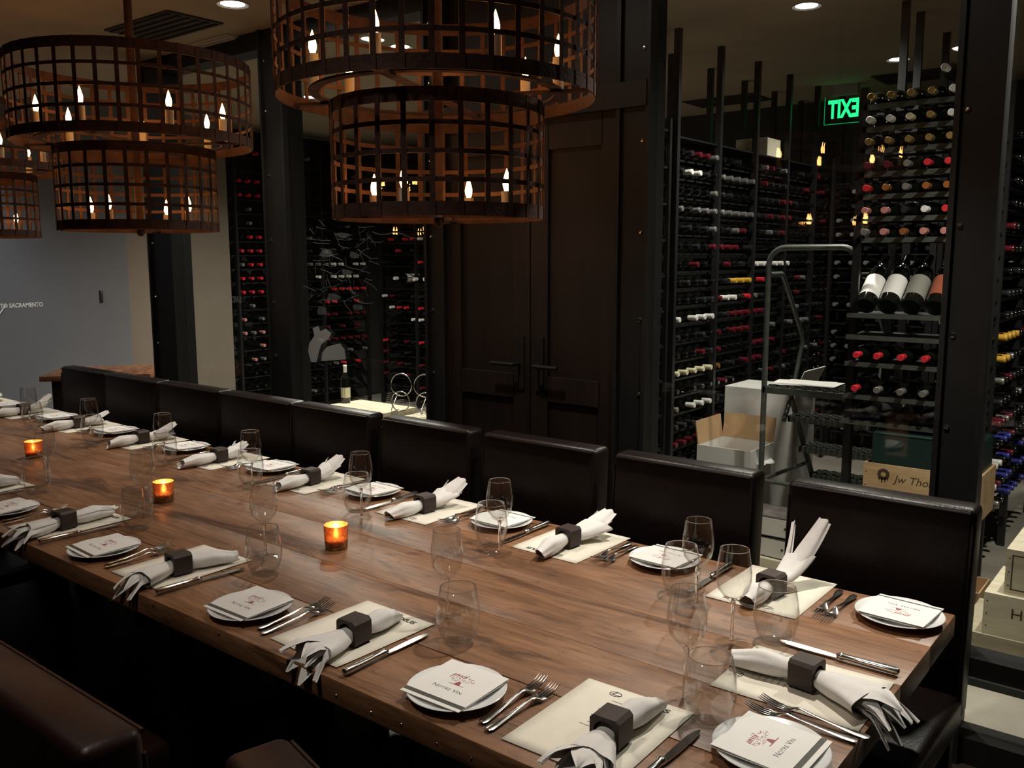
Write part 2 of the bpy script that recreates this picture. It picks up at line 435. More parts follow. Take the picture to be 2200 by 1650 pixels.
# hand lettering painted on the slate wall
q = at_x(47, 656, XL); tm = text_mesh('TO SACRAMENTO', .045, WHITEINK, xs=.84, bold=.0012)
o = obj('lettering', tm, wl); o.rotation_euler = (R(90), 0, R(90)); o.location = (XL + .002, q.y, q.z); o['label'] = 'white hand lettering TO SACRAMENTO'
a, b = at_x(12, 656, XL), at_x(-40, 720, XL)
mb = MB(); mb.tube([(XL + .002, a.y, a.z), (XL + .002, (a.y + b.y) / 2 + .01, (a.z + b.z) / 2), (XL + .002, b.y, b.z)], .004, 6)
mb.build('map_line', WHITEINK, wl)
q = at_x(217, 637, XL)
sw = rounded_box((-.006, -.012, -.05), (.006, .012, .05), .004, 2).build('wall_bracket', BLACK, None, 40); sw.location = (XL + .006, q.y, q.z)
tag(sw, 'small black wall bracket fixed to the slate wall', 'bracket')

# ceiling vents
def vent(px, py, z, sx, sy, m, label, slats=6):
    p = at_z(px, py, z); t = thing('ceiling_vent', label, 'vent', (p.x, p.y, z))
    MB().b2((-sx / 2, -sy / 2, -.008), (sx / 2, sy / 2, -.001)).build('plate', m, t)
    for k in range(slats):
        y = -sy / 2 + sy * (k + .5) / slats
        MB().b2((-sx / 2 + .02, y - .008, -.016), (sx / 2 - .02, y + .006, -.0085)).build('slat', m, t)
vent(350, 56, CEIL, .58, .30, mat('dark_vent', (.03, .026, .022), .7), 'dark rectangular air vent in the dining ceiling')
vent(482, 90, CEIL, .34, .20, VENTM, 'pale square air vent in the dining ceiling beside the downlight', 5)
vent(1560, 215, CCEIL, .6, .35, mat('dark_vent', (.03, .026, .022), .7), 'dark air vent in the cellar ceiling between rack posts')
vent(1985, 160, CCEIL, .6, .35, mat('dark_vent', (.03, .026, .022), .7), 'dark air vent in the cellar ceiling above the island rack')

# glass wall between dining room and cellar
def gx(px, py=700): return at_y(px, py, GY).x
posts = [(gx(353), gx(400)), (gx(604), gx(645)), (gx(942) , gx(975)), (gx(1345), gx(1402)), (gx(2055, 500), gx(2140, 500)), (.62, .72)]
for i, (a, b) in enumerate(posts):
    po = MB().b2((a, GY - .06, 0), (b, GY + .06, CCEIL)).build('trim_%d' % (i + 1), FRAME)
    struct(po, 'dark steel post of the glass wall')
    for z in (.45, 1.05, 1.33, 1.65, 1.98, 2.30, 2.55):
        bo = MB().lathe([(0, .006), (.007, .005), (.009, 0)], 8, Matrix.Translation(((b - .02) if i == 3 else (a + .022), GY - .06, z)) @ Matrix.Rotation(R(90), 4, 'X')).build('bolt', STEEL, po, 40)
    MB().b2((b - .004, GY - .075, 0), (b + .012, GY - .045, CEIL)).build('glazing_bead', BLACK, po)
    MB().b2((a - .012, GY - .075, 0), (a + .004, GY - .045, CEIL)).build('glazing_bead', BLACK, po)
n = 7
PANES = {}
for (x0, x1, key) in ((posts[0][1], posts[1][0], 'A'), (posts[1][1], posts[2][0], 'B'), (posts[3][1], posts[4][0], 'C'), (posts[4][1], posts[5][0], 'D'), (posts[5][1], XR, 'E')):
    rl = MB().b2((x0, GY - .055, 0), (x1, GY + .055, .085)).build('trim_%d' % n, FRAME); struct(rl, 'dark steel bottom rail of the glass wall'); n += 1
    rl = MB().b2((x0, GY - .05, .27), (x1, GY + .05, .345)).build('trim_%d' % n, FRAME); struct(rl, 'dark steel lower rail of the glass wall'); n += 1
    MB().b2((x0, GY - .062, .262), (x1, GY - .05, .285)).build('glazing_bead', LADDER, rl)
    rl = MB().b2((x0, GY - .06, 2.61), (x1, GY + .06, CEIL + .1)).build('trim_%d' % n, FRAME); struct(rl, 'dark steel head rail of the glass wall'); n += 1
    w = thing('window_%s' % {'A': 1, 'B': 2, 'C': 3, 'D': 4, 'E': 5}[key], 'clear glass bay of the cellar wall', 'window')
    del w['category']; struct(w)
    MB().b2((x0, GY - .006, .345), (x1, GY + .006, 2.61)).build('pane', PANE, w)
    MB().b2((x0, GY - .006, .085), (x1, GY + .006, .27)).build('pane', PANE, w)
    PANES[key] = w
# painted reflection of a white wall map on the second glass bay
wB = PANES['B']
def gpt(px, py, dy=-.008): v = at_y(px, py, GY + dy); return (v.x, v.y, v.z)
def reflected_patch(px_poly, m, nm='map_reflection_shape'):
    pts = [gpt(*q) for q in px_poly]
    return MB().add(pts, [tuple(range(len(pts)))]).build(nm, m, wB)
reflected_patch([(672, 705), (684, 700), (688, 712), (700, 706), (712, 716), (706, 728), (690, 740), (684, 760), (680, 778), (668, 778), (662, 755), (664, 738), (675, 722)], MAPREFL)
reflected_patch([(690, 776), (692, 758), (702, 745), (716, 741), (730, 738), (740, 750), (743, 772)], MAPREFL)
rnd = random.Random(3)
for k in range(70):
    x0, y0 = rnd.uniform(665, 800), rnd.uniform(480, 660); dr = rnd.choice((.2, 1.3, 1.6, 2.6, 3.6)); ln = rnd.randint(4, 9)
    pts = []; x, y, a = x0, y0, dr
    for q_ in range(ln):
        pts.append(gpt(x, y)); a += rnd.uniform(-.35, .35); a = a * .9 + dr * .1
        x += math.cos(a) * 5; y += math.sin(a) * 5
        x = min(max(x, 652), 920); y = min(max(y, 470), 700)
    MB().tube(pts, .0008, 4).build('map_line', MAPLINEREFL, wB)  # lines of the painted map reflection
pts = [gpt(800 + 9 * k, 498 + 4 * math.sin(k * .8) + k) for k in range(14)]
MB().tube(pts, .0014, 4).build('map_line', MAPLINEREFL, wB)
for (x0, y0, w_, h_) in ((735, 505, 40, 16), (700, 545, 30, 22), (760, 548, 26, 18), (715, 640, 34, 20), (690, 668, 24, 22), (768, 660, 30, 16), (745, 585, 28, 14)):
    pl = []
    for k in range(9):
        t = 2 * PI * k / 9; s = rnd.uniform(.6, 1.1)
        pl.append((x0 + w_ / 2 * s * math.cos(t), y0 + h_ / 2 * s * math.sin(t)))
    reflected_patch(pl, reflection_mat('map_reflection_faint', (.62, .66, .66), .07))
# painted reflection of a town name, so mirrored, on the first bay
fm = text_mesh('SACRAMENTO', .05, reflection_mat('text_reflection', (.6, .6, .58), .30), mirror=True)
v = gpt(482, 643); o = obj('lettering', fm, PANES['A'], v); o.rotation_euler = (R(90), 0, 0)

# wooden double doors with panel above
dx0, dx1, xm = posts[2][1], posts[3][0], gx(1155)
DT = 2.12
for k, (a, b) in enumerate(((dx0, xm), (xm, dx1))):
    d = MB().b2((a + .003, GY - .035, .01), (b - .003, GY + .015, DT)).build('door_%d' % (k + 1), W_DOOR); struct(d, 'dark wooden door leaf in the glass wall')
    st = .085
    for nm, lo, hi in (('stile', (a + .003, 0, .01), (a + .003 + st, 0, DT)), ('stile', (b - .003 - st, 0, .01), (b - .003, 0, DT)), ('rail', (a + st, 0, .01), (b - st, 0, .25)), ('rail', (a + st, 0, .98), (b - st, 0, 1.08)), ('rail', (a + st, 0, DT - .14), (b - st, 0, DT))):
        MB().b2((lo[0], GY - .05, lo[2]), (hi[0], GY - .034, hi[2])).build(nm, W_DARK, d)
    s = -1 if k == 0 else 1; hx = xm + s * .05
    MB().b2((hx - .022, GY - .058, 1.02), (hx + .022, GY - .049, 1.24)).build('lock_plate', BLACK, d)
    hz = at_y(1105, 776, GY).z
    MB().tube([(hx, GY - .05, hz), (hx, GY - .10, hz), (hx + s * .12, GY - .10, hz)], .008, 8).build('door_handle', BLACK, d, 40)
pn = MB().b2((dx0, GY - .03, DT), (dx1, GY + .03, CEIL + .1)).build('trim_%d' % n, W_DOOR); struct(pn, 'dark wooden panel above the doors'); n += 1
struct(MB().b2((posts[2][0], GY - .08, DT - .02), (posts[3][1], GY - .05, DT + .07)).build('trim_%d' % n, W_DARK, None), 'dark wooden door head'); n += 1

# ------------------------------------------------------------------ the long table
TZ, TX, TN, TF = .76, -.417, 1.048, 2.13
TEND = -6.15
tab = thing('dining_table', 'long rustic brown wooden table set for a banquet', 'table', ((TX + TEND) / 2, (TN + TF) / 2, 0))
cx, cy = tab.location.x, tab.location.y
nb = 5; bw = (TF - TN) / nb
for k in range(nb):
    y0 = TN + k * bw - cy; bd = rounded_box((TEND - cx, y0 + .0004, TZ - .052), (TX - cx, y0 + bw - .0004, TZ), .004 if k in (0, nb - 1) else .0012, 2)
    bd.build('board', W_TABLE, tab, 40)
MB().b2((TEND - cx + .10, TN - cy + .25, TZ - .10), (TX - cx - .10, TF - cy - .25, TZ - .0525)).build('apron', BLACK, tab)
for lx in (TX - .17, -2.3, -4.2, TEND + .17):
    for ly in (TN + .33, TF - .33):
        MB().b2((lx - .05 - cx, ly - .05 - cy, 0), (lx + .05 - cx, ly + .05 - cy, TZ - .10)).build('leg', BLACK, tab)
    MB().b2((lx - .035 - cx, TN + .385 - cy, .10), (lx + .035 - cx, TF - .385 - cy, .16)).build('stretcher', BLACK, tab)
nail = MB().lathe([(0, .002), (.002, .0015), (.0028, 0)], 8).mesh('nail_head', STEEL, 40)
for k, (px, py) in enumerate(((722, 1494), (797, 1530), (862, 1556), (938, 1597), (1012, 1629), (162, 1232), (330, 1300), (470, 1362))):
    q = at_y(px, py, TN)
    o = obj('nail_head', nail, tab, (q.x - cx, TN - cy, min(q.z, TZ - .012))); o.rotation_euler = (R(90), 0, 0)

# ------------------------------------------------------------------ leather chairs
def chair_parts(t, w, leather, red=False, arms=False):
    """local frame: sitter faces -Y, backrest at +Y"""
    h = .957
    b = rounded_box((-w / 2, .0, .42), (w / 2, .085, h), .016, 3)
    for i, v in enumerate(b.v):     # slight rake and crowned top
        z = v[2]; k = (z - .42) / (h - .42)
        b.v[i] = (v[0], v[1] + .030 * (k - 1), z + (.008 * (1 - (2 * v[0] / w) ** 2) if z > .9 else 0))
    bk = b.build('backrest', leather, t, 35)
    for s in (-1, 1):   # welted seams down both sides and over the top
        pth = [(s * (w / 2 - .006), .006 + .03 * ((z - .42) / (h - .42) - 1) - .004, z) for z in [.46 + .046 * j for j in range(11)]]
        MB().tube(pth, .0035, 6).build('piping', leather, bk, 40)
    pth = [(-w / 2 + .012 + (w - .024) * j / 14, -.003, h - .010) for j in range(15)]
    MB().tube(pth, .0035, 6).build('piping', leather, bk, 40)
    rounded_box((-w / 2, -.44, .39), (w / 2, .02, .49), .025, 3).build('seat', leather, t, 35)
    for sx in (-1, 1):
        for sy in (-.41, .035):
            MB().b2((sx * (w / 2 - .045) - .02, sy - .02, 0), (sx * (w / 2 - .045) + .02, sy + .02, .40)).build('leg', W_DARK, t)
ch_r = [-.425, -.988, -1.516, -2.045, -2.562, -3.035, -3.576, -4.105, -4.635]
ch_l = [-.893, -1.455, -1.991, -2.497, -3.030, -3.565, -4.094, -4.625, -5.12]
CHY = 2.355
for i, (r_, l_) in enumerate(zip(ch_r, ch_l)):
    w = .470; c = (r_ + l_) / 2
    nm = 'dark leather chair backed to the glass wall, %s from the table head' % ORD[i]
    t = thing('dining_chair', nm, 'chair', (c, CHY - .03 + random.uniform(-.006, .006), 0), R(random.uniform(-.6, .6)), 'leather chairs along the glass wall side')
    t.scale = ((r_ - l_) / w, 1, 1)
    chair_parts(t, w, LEATHER)
# near side chairs: pulled back from the table
t = thing('dining_chair', 'dark red leather chair on the open side of the table, second from the head', 'chair', (-1.285, .55, 0), R(180), 'leather chairs on the open side'); chair_parts(t, .47, LEATHER_R)
t = thing('dining_chair', 'dark red leather chair on the open side of the table, first from the head', 'chair', (-.67, .60, 0), R(166), 'leather chairs on the open side'); chair_parts(t, .47, LEATHER_R)
for k, x in enumerate((-2.0, -2.66, -3.32)):
    t = thing('dining_chair', 'dark red leather chair on the open side of the table, %s from the head' % ORD[k + 2], 'chair', (x, .55, 0), R(180 + k * 2), 'leather chairs on the open side'); chair_parts(t, .47, LEATHER_R)

# ------------------------------------------------------------------ table setting pieces
def fork_mesh():
    mb = MB(); L = .195
    hw = [(-.0975, .0055), (-.092, .0085), (-.075, .0080), (-.04, .0045), (0, .0035), (.022, .0035), (.034, .007), (.042, .0115), (.052, .0122)]
    zz = [.004, .004, .004, .005, .009, .013, .010, .006, .005]
    vs = []; fs = []
    for (y, h), z in zip(hw, zz):
        vs += [(-h, y, z), (-h * .5, y, z + .0018), (h * .5, y, z + .0018), (h, y, z), (h * .5, y, z - .0012), (-h * .5, y, z - .0012)]
    for i in range(len(hw) - 1):
        for k in range(6): fs.append((i * 6 + k, i * 6 + (k + 1) % 6, (i + 1) * 6 + (k + 1) % 6, (i + 1) * 6 + k))
    fs.append((5, 4, 3, 2, 1, 0)); e = (len(hw) - 1) * 6; fs.append(tuple(e + k for k in range(6)))
    mb.add(vs, fs)
    for k in range(4):
        x = -.0093 + .0062 * k
        mb.tube([(x, .051, .005), (x, .066, .0055), (x, .082, .009), (x * .97, .0975, .015)], [.0019, .0018, .0016, .0009], 6)
    return mb.mesh('fork', STEEL, 50)
def knife_blade():
    mb = MB()
    prof = [(.005, -.005, .006), (.03, -.006, .0085), (.07, -.006, .010), (.10, -.005, .0105), (.118, -.002, .009), (.128, .003, .006)]
    vs = []; fs = []
    for y, a, b in prof: vs += [(a, y, .0022), (b, y, .0035), (b, y, .0055), (a, y, .0045)]
    for i in range(len(prof) - 1):
        for k in range(4): fs.append((i * 4 + k, i * 4 + (k + 1) % 4, i * 4 + 4 + (k + 1) % 4, i * 4 + 4 + k))
    fs += [(3, 2, 1, 0), tuple(len(vs) - 4 + k for k in range(4))]
    return mb.add(vs, fs).mesh('blade', STEEL, 30)
def knife_handle():
    ys = [-.112, -.110, -.104, -.08, -.04, -.008, -.004, .0, .004, .008]
    rs = [.004, .0075, .009, .0085, .0075, .0068, .0085, .0085, .0068, .004]
    return MB().tube([(0, y, .0085) for y in ys], rs, 12, flat=.82).mesh('handle', STEEL, 40)
FORK, BLADE, HANDLE = fork_mesh(), knife_blade(), knife_handle()
WBOWL = MB().lathe([(.0036, .090), (.010, .0955), (.020, .104), (.032, .120), (.0365, .140), (.0365, .158), (.0335, .180), (.0300, .205), (.0288, .205), (.0323, .180), (.0352, .158), (.0352, .140), (.0305, .121), (.0185, .106), (.006, .099), (0, .098)], 40).mesh('bowl', GLASS, 80)
WSTEM = MB().lathe([(0, .004), (.0055, .008), (.0037, .016), (.0032, .05), (.0035, .080), (.0055, .090), (.0035, .0945), (0, .095)], 16).mesh('stem', SOLIDGLASS, 80)
WFOOT = MB().lathe([(.0345, .0012), (.030, .0026), (.018, .0042), (.0055, .0080)], 40).mesh('foot', GLASS, 80)
WRIM = MB().tube([(.0300 * math.cos(2 * PI * k / 40), .0300 * math.sin(2 * PI * k / 40), .205) for k in range(40)], .0009, 6, closed=True).mesh('rim', SOLIDGLASS, 80)
TBOWL = MB().lathe([(.028, .0015), (.032, .004), (.040, .022), (.0462, .050), (.0465, .070), (.043, .097), (.0375, .122), (.0362, .122), (.0415, .097), (.0450, .070), (.0447, .050), (.0385, .024), (.028, .0085), (.012, .0070), (0, .0070)], 40).mesh('bowl', GLASS, 80)
TBASE = MB().lathe([(0, .0012), (.0275, .0012), (.0278, .0016), (0, .0020)], 32).mesh('base', GLASS, 60)
TRIM = MB().tube([(.0375 * math.cos(2 * PI * k / 40), .0375 * math.sin(2 * PI * k / 40), .122) for k in range(40)], .0009, 6, closed=True).mesh('rim', SOLIDGLASS, 80)
PLATE = MB().lathe([(0, .003), (.045, .003), (.050, 0), (.054, .003), (.070, .009), (.092, .016), (.0935, .0175), (.092, .0185), (.070, .012), (.054, .0065), (0, .0065)], 48).mesh('bread_plate', CHINA, 40)
def card_parts(t):
    """folded white card; local frame: reader at -Y"""
    MB().b2((-.070, -.077, .0), (.070, .068, .0012)).build('back_leaf', CARD, t)
    MB().b2((-.0695, -.068, .00125), (.0695, -.059, .0017)).build('stripe', STRIPE, t)
    v = [(-.070, -.059, .0017), (.070, -.059, .0017), (.070, .069, .0042), (-.070, .069, .0042)]
    fl = MB().add(v + [(x, y, z + .0009) for x, y, z in v], [(3, 2, 1, 0), (4, 5, 6, 7), (0, 1, 5, 4), (1, 2, 6, 5), (2, 3, 7, 6), (3, 0, 4, 7)]).build('front_leaf', CARD, t)
    o = obj('lettering', text_mesh('Notre Vin', .0148, INK, xs=1.08, small_caps=True), fl, (0, -.026, .0033)); o.rotation_euler = (math.atan(.0025 / .128), 0, 0)
    rn = random.Random(11); mb = MB()
    for k in range(120):      # vine-tree emblem: a crown of small leaf strokes over a trunk
        a = rn.uniform(0, 2 * PI); r = math.sqrt(rn.random())
        x, y = .020 * r * math.cos(a) - .004, .010 * r * math.sin(a) + .004
        s = rn.uniform(.0006, .0015); w = rn.uniform(0, PI)
        mb.add([(x + s * math.cos(w), y + s * math.sin(w), 0), (x - s * .5 * math.sin(w), y + s * .5 * math.cos(w), 0), (x - s * math.cos(w), y - s * math.sin(w), 0), (x + s * .5 * math.sin(w), y - s * .5 * math.cos(w), 0)], [(0, 1, 2, 3)])
    for k in range(6):
        x = -.021 + .0035 * k
        mb.add([(x, .006, 0), (x + .0018, .006, 0), (x + .003, .0115, 0), (x + .0012, .0115, 0)], [(0, 1, 2, 3)])
    mb.add([(-.002, -.004, 0), (.002, -.004, 0), (.005, -.0125, 0), (-.005, -.0125, 0)], [(0, 1, 2, 3)])
    mb.add([(-.013, -.012, 0), (.013, -.012, 0), (.011, -.0132, 0), (-.011, -.0132, 0)], [(0, 1, 2, 3)])
    o = mb.build('emblem', INKRED, fl); o.location = (.004, .012, .0040); o.scale = (1.45, 1.45, 1); o.rotation_euler = (math.atan(.0025 / .128), 0, 0)
_parts_cache = {}
def cached(key, fn):
    """build parts once under a prototype, then copy each part (and sub-part) to the new thing"""
    def apply(t):
        if key not in _parts_cache:
            fn(t); _parts_cache[key] = t; return
        src = _parts_cache[key]
        for c in src.children:
            d = c.copy(); COL.objects.link(d); d.parent = t
            for g in c.children:
                h = g.copy(); COL.objects.link(h); h.parent = d
    return apply
def mat_parts(t):
    """letter-size menu sheet with slightly curled edge; local frame: reader at -Y"""
    n, m = 8, 10; vs = []; fs = []
    for j in range(m + 1):
        for i in range(n + 1):
            u, v = i / n, j / m
            z = .0006 + .010 * max(0, .25 - v) ** 2 * (1 + 1.5 * u) * .8 + .006 * max(0, u - .8) ** 2 * 3
            vs.append((-.11 + .22 * u, -.137 + .274 * v, z))
    for j in range(m):
        for i in range(n):
            a = j * (n + 1) + i; fs.append((a, a + 1, a + n + 2, a + n + 1))
    o = MB().add(vs, fs).build('sheet', PAPER, t, 60)
    md = o.modifiers.new('thickness', 'SOLIDIFY'); md.thickness = .0005; md.offset = -1
    l = obj('lettering', text_mesh('LEXUS', .0175, INK, xs=1.35, bold=.0007), t, (.040, .112, .0016)); l['label'] = 'black LEXUS lettering'
    mb = MB(); N = 28
    for k in range(N):
        a0, a1 = 2 * PI * k / N, 2 * PI * (k + 1) / N
        mb.add([(.0125 * math.cos(a0), .0088 * math.sin(a0), 0), (.0125 * math.cos(a1), .0088 * math.sin(a1), 0), (.0110 * math.cos(a1), .0073 * math.sin(a1), 0), (.0110 * math.cos(a0), .0073 * math.sin(a0), 0)], [(0, 1, 2, 3)])
    mb.add([(-.001, .0078, 0), (.0012, .0078, 0), (-.0052, -.0020, 0), (.0108, -.0026, 0), (.0106, -.0040, 0), (-.0078, -.0034, 0)], [(0, 1, 2, 5), (2, 3, 4, 5)])
    e = mb.build('emblem', INK, t); e.location = (-.036, .112, .0016)
    mb = MB(); rn = random.Random(5)
    for k in range(9):
        w = rn.uniform(.018, .036); y = .088 - k * .0125
        mb.add([(-w, y, 0), (w, y, 0), (w, y - .0016, 0), (-w, y - .0016, 0)], [(0, 1, 2, 3)])
    mb.build('printed_line', INKGREY, t).location = (0, 0, .0016)

def ring_mesh():
    n = 24; o = .0275; d = .024; rr = .0205
    vs = []; fs = []
    for y in (-d, d):
        for k in range(n):
            a = 2 * PI * (k + .5) / n; c, s = math.cos(a), math.sin(a); q = o / max(abs(c), abs(s))
            vs.append((q * c, y, o + q * s))
        for k in range(n):
            a = 2 * PI * (k + .5) / n; vs.append((rr * math.cos(a), y, o + rr * math.sin(a)))
    for k in range(n):
        l = (k + 1) % n
        fs += [(k, l, n + l, n + k), (2 * n + k, 3 * n + k, 3 * n + l, 2 * n + l), (k, 2 * n + k, 2 * n + l, l), (n + k, n + l, 3 * n + l, 3 * n + k)]
    return MB().add(vs, fs).mesh('napkin_ring', W_RING, 30)
RINGM = ring_mesh()

def napkin_mesh(seed, Ld=.13, Lc=.15, edge=None, lift=0.0, flare=1.0, petals=5, ext=.022, blunt=.90):
    """rolled cloth through a ring at y=0; open funnel with pointed folds towards the diner (-Y), slim roll towards +Y"""
    rn = random.Random(seed); mb = MB(); nth, nt = 40, 30
    Lr = Ld * .74                      # length of the open funnel
    def prof(y):
        if y < 0:
            s = min(1, max(0, -y - .025) / (Lr - .025)); return .0185 + .0205 * flare * (s ** .7)
        s = min(1, max(0, y - .025) / (Lc - .025)); r = .0185 + .0075 * math.sin(min(1, s * 1.5) * PI * .6)
        return r * (1 if s < .55 else 1 - .38 * (s - .55) / .45)
    def drop(x, y, z):
        if y < 0: z += lift * (y / Ld) ** 2
        if edge is not None and y < -edge:
            o = -edge - y; z -= o * .45 + o * o * 3.0; y = -edge - o * .85
        return (x, y, z)
    ph = rn.uniform(0, 6.28); ph2 = rn.uniform(0, 6.28); side = rn.uniform(-.012, .012)
    for layer, sc_ in enumerate((1.0, .66)):
        vs = []; fs = []
        turns = 1.12 if layer == 0 else 1.0
        for i in range(nt + 1):
            u = i / nt
            for k in range(nth + 1):
                w = k / nth; a = 2 * PI * w * turns + ph * .3 - 1.2
                if u < .5: y = -Lr * (1 - 2 * u) * (1 + .10 * math.sin(a + ph2)) * (1 if layer == 0 else .97)
                else: y = Lc * (2 * u - 1) * (1 + .07 * math.sin(a + ph) - (.10 * layer)) * (1 + .06 * (w > .9))
                r = prof(y) * sc_; s = abs(1 - 2 * u)
                crease = .10 * s * math.sin(3 * a + ph + y * 18) + .05 * s * math.sin(7 * a + ph2)
                rr = r * (1 + crease) * (1 - .10 * w)
                bx = min(1, s * 2.0); cz = .0275 * (1 - bx) + prof(y) * .86 * bx
                fl = .34 * s if u < .5 else 0.0
                cz = .0275 * (1 - bx) + prof(y) * (.86 - fl) * bx
                x = rr * (1.10 + fl * .3) * math.cos(a) + side * s * s * 2; z = max(cz + rr * (.90 - fl) * math.sin(a), .0016)
                vs.append(drop(x, y, z))
        for i in range(nt):
            for k in range(nth): fs.append((i * (nth + 1) + k, i * (nth + 1) + k + 1, (i + 1) * (nth + 1) + k + 1, (i + 1) * (nth + 1) + k))
        mb.add(vs, fs)
    for j in range(petals):            # pointed corners of the cloth fanning out of the funnel
        a0 = -PI * .95 + (PI * 1.9) * (j + .5) / petals + rn.uniform(-.25, .25)
        L0 = -.35 * Lr; L1 = -(Ld + ext * rn.uniform(.2, 1.0)); n, m = 12, 6
        wid = rn.uniform(.95, 1.25); vs = []; fs = []; sp = rn.uniform(.0, .018)
        for i in range(n + 1):
            t = i / n; y = L0 + (L1 - L0) * t
            r = prof(max(y, -Lr)) * (.50 + .13 * (j % 3) + .14 * t)
            hw = wid * (1 - (max(0, t - .45) / .55) ** 1.3 * blunt)
            for k in range(m + 1):
                q = (k / m * 2 - 1); a = a0 + hw * q
                rr = r * (1 + .16 * math.cos(q * PI * 1.5) * t)
                cz = prof(max(y, -Lr)) * .54
                x = rr * math.cos(a) * 1.18 + sp * t * t * math.cos(a0) * 2 + side * 2 * t; z = cz + rr * .58 * math.sin(a) + sp * t * t * math.sin(a0)
                z = max(z, .0018 + .0006 * j)
                vs.append(drop(x, y + .012 * (1 - q * q) * 0, z))
        for i in range(n):
            for k in range(m): fs.append((i * (m + 1) + k, i * (m + 1) + k + 1, (i + 1) * (m + 1) + k + 1, (i + 1) * (m + 1) + k))
        mb.add(vs, fs)
    return mb.mesh('napkin', CLOTH, 75)

def setting(who, origin, rz, P, seed, nap):
    """local frame: diner at -Y, x to the diner's right; origin on the table edge"""
    Mx = Matrix.Translation(origin) @ Matrix.Rotation(rz, 4, 'Z')
    def W(x, y, z=0): return Mx @ Vector((x, y, z))
    rn = random.Random(seed); j = lambda a: R(rn.uniform(-a, a))
    T = TZ + .0006
    def add(name, label, cat, x, y, rot=0.0, z=0.0, group=None):
        v = W(x, y); return thing(name, '%s %s' % (label, who), cat, (v.x, v.y, T + z), rz + rot, group)
    def addm(name, me, label, cat, x, y, rot=0.0, z=0.0, group=None):
        v = W(x, y); o = obj(name, me, None, (v.x, v.y, T + z), rz + rot); return tag(o, '%s %s' % (label, who), cat, group)
    t = add('menu_sheet', 'cream printed menu sheet', 'menu', 0, P['mat'], j(1.5), group='printed menu sheets'); cached('mat', mat_parts)(t)
    rx, ry = P['ring']; ang = j(7) + nap.get('rot', 0)
    addm('napkin_ring', RINGM, 'square dark wooden napkin ring', 'napkin ring', rx, ry, ang, .0022, 'napkin rings')
    me = napkin_mesh(seed * 3 + 1, **{k: v for k, v in nap.items() if k != 'rot'})
    addm('napkin', me, 'rolled white cloth napkin', 'napkin', rx, ry, ang, .0022, 'rolled napkins')
    px_, py_ = P['plate']
    addm('bread_plate', PLATE, 'small round white bread plate', 'plate', px_, py_, 0, 0, 'bread plates')
    t = add('folded_card', 'folded white Notre Vin card', 'card', px_ - .002, py_ + .002, j(3), .0190, 'folded cards'); cached('card', card_parts)(t)
    fx = P['fork']
    for k, (dx, dy) in enumerate(((0, 0), (.030, -.012))):
        addm('fork', FORK, ('outer' if k == 0 else 'inner') + ' silver fork', 'fork', fx + dx, P['fy'] + dy, j(3), .001, 'forks')
    t = add('table_knife', 'silver table knife', 'knife', P['knife'], P['ky'], j(3), .0012, 'table knives')
    obj('handle', HANDLE, t); obj('blade', BLADE, t)
    t = add('wine_glass', 'empty stemmed wine glass', 'wine glass', *P['wine'], group='stemmed wine glasses')
    for nm_, me_ in (('bowl', WBOWL), ('stem', WSTEM), ('foot', WFOOT), ('rim', WRIM)): obj(nm_, me_, t)
    t = add('stemless_glass', 'empty stemless water glass', 'water glass', *P['water'], group='stemless water glasses')
    for nm_, me_ in (('bowl', TBOWL), ('base', TBASE), ('rim', TRIM)): obj(nm_, me_, t)
NEAR = dict(mat=.172, ring=(.045, .135), plate=(-.268, .100), fork=-.168, fy=.145, knife=.142, ky=.130, wine=(.110, .352), water=(.215, .272))
FAR = dict(mat=.118, ring=(-.010, .150), plate=(-.290, .108), fork=-.168, fy=.135, knife=.148, ky=.135, wine=(.100, .318), water=(.162, .280))
HEAD = dict(mat=.147, ring=(-.006, .138), plate=(-.268, .098), fork=-.150, fy=.095, knife=.148, ky=.125, wine=(.086, .330), water=(.150, .262))
near_x = [-.780, -1.413, -2.08, -2.70, -3.36]
far_x = [-.800, -1.390, -1.945, -2.510, -3.075, -3.660, -4.240, -4.820, -5.40]
for i, x in enumerate(near_x):
    nap = [dict(Ld=.135, Lc=.14, edge=.128, flare=.95, petals=6), dict(Ld=.15, Lc=.13, edge=.118, flare=.95, petals=6), dict(Ld=.15, Lc=.14, edge=.12, flare=.85), dict(Ld=.15, Lc=.16, edge=.125, flare=.9), dict(Ld=.13, Lc=.14, edge=.125)][i]
    PN = dict(NEAR, wine=(.062, .362), water=(.140, .300)) if i == 0 else NEAR
    setting('at the %s open-side place from the head' % ORD[i], (x, TN, 0), 0, PN, 20 + i, nap)
for i, x in enumerate(far_x):
    nap = [dict(Ld=.16, Lc=.11, lift=.10, flare=.62, rot=R(-14), petals=3, ext=.015, blunt=.45), dict(Ld=.15, Lc=.14, lift=.030, flare=1.1), dict(Ld=.13, Lc=.14, lift=.035, flare=1.1), dict(Ld=.13, Lc=.14, lift=.03, flare=1.0), dict(Ld=.12, Lc=.16, lift=.02), dict(Ld=.14, Lc=.15, lift=.02, flare=.9), dict(Ld=.13, Lc=.16, lift=.01, flare=.9), dict(Ld=.13, Lc=.16, lift=.05, flare=1.0), dict(Ld=.12, Lc=.14)][i]
    nap.setdefault('blunt', .45); nap.setdefault('petals', 3); nap.setdefault('ext', .010)
    setting('at the %s glass-wall-side place from the head' % ORD[i], (x, TF, 0), PI, FAR, 40 + i, nap)
setting('at the head of the table', (TX, 1.585, 0), R(90), HEAD, 77, dict(Ld=.175, Lc=.15, edge=.145, flare=1.15, rot=R(-4), petals=7, ext=.04))

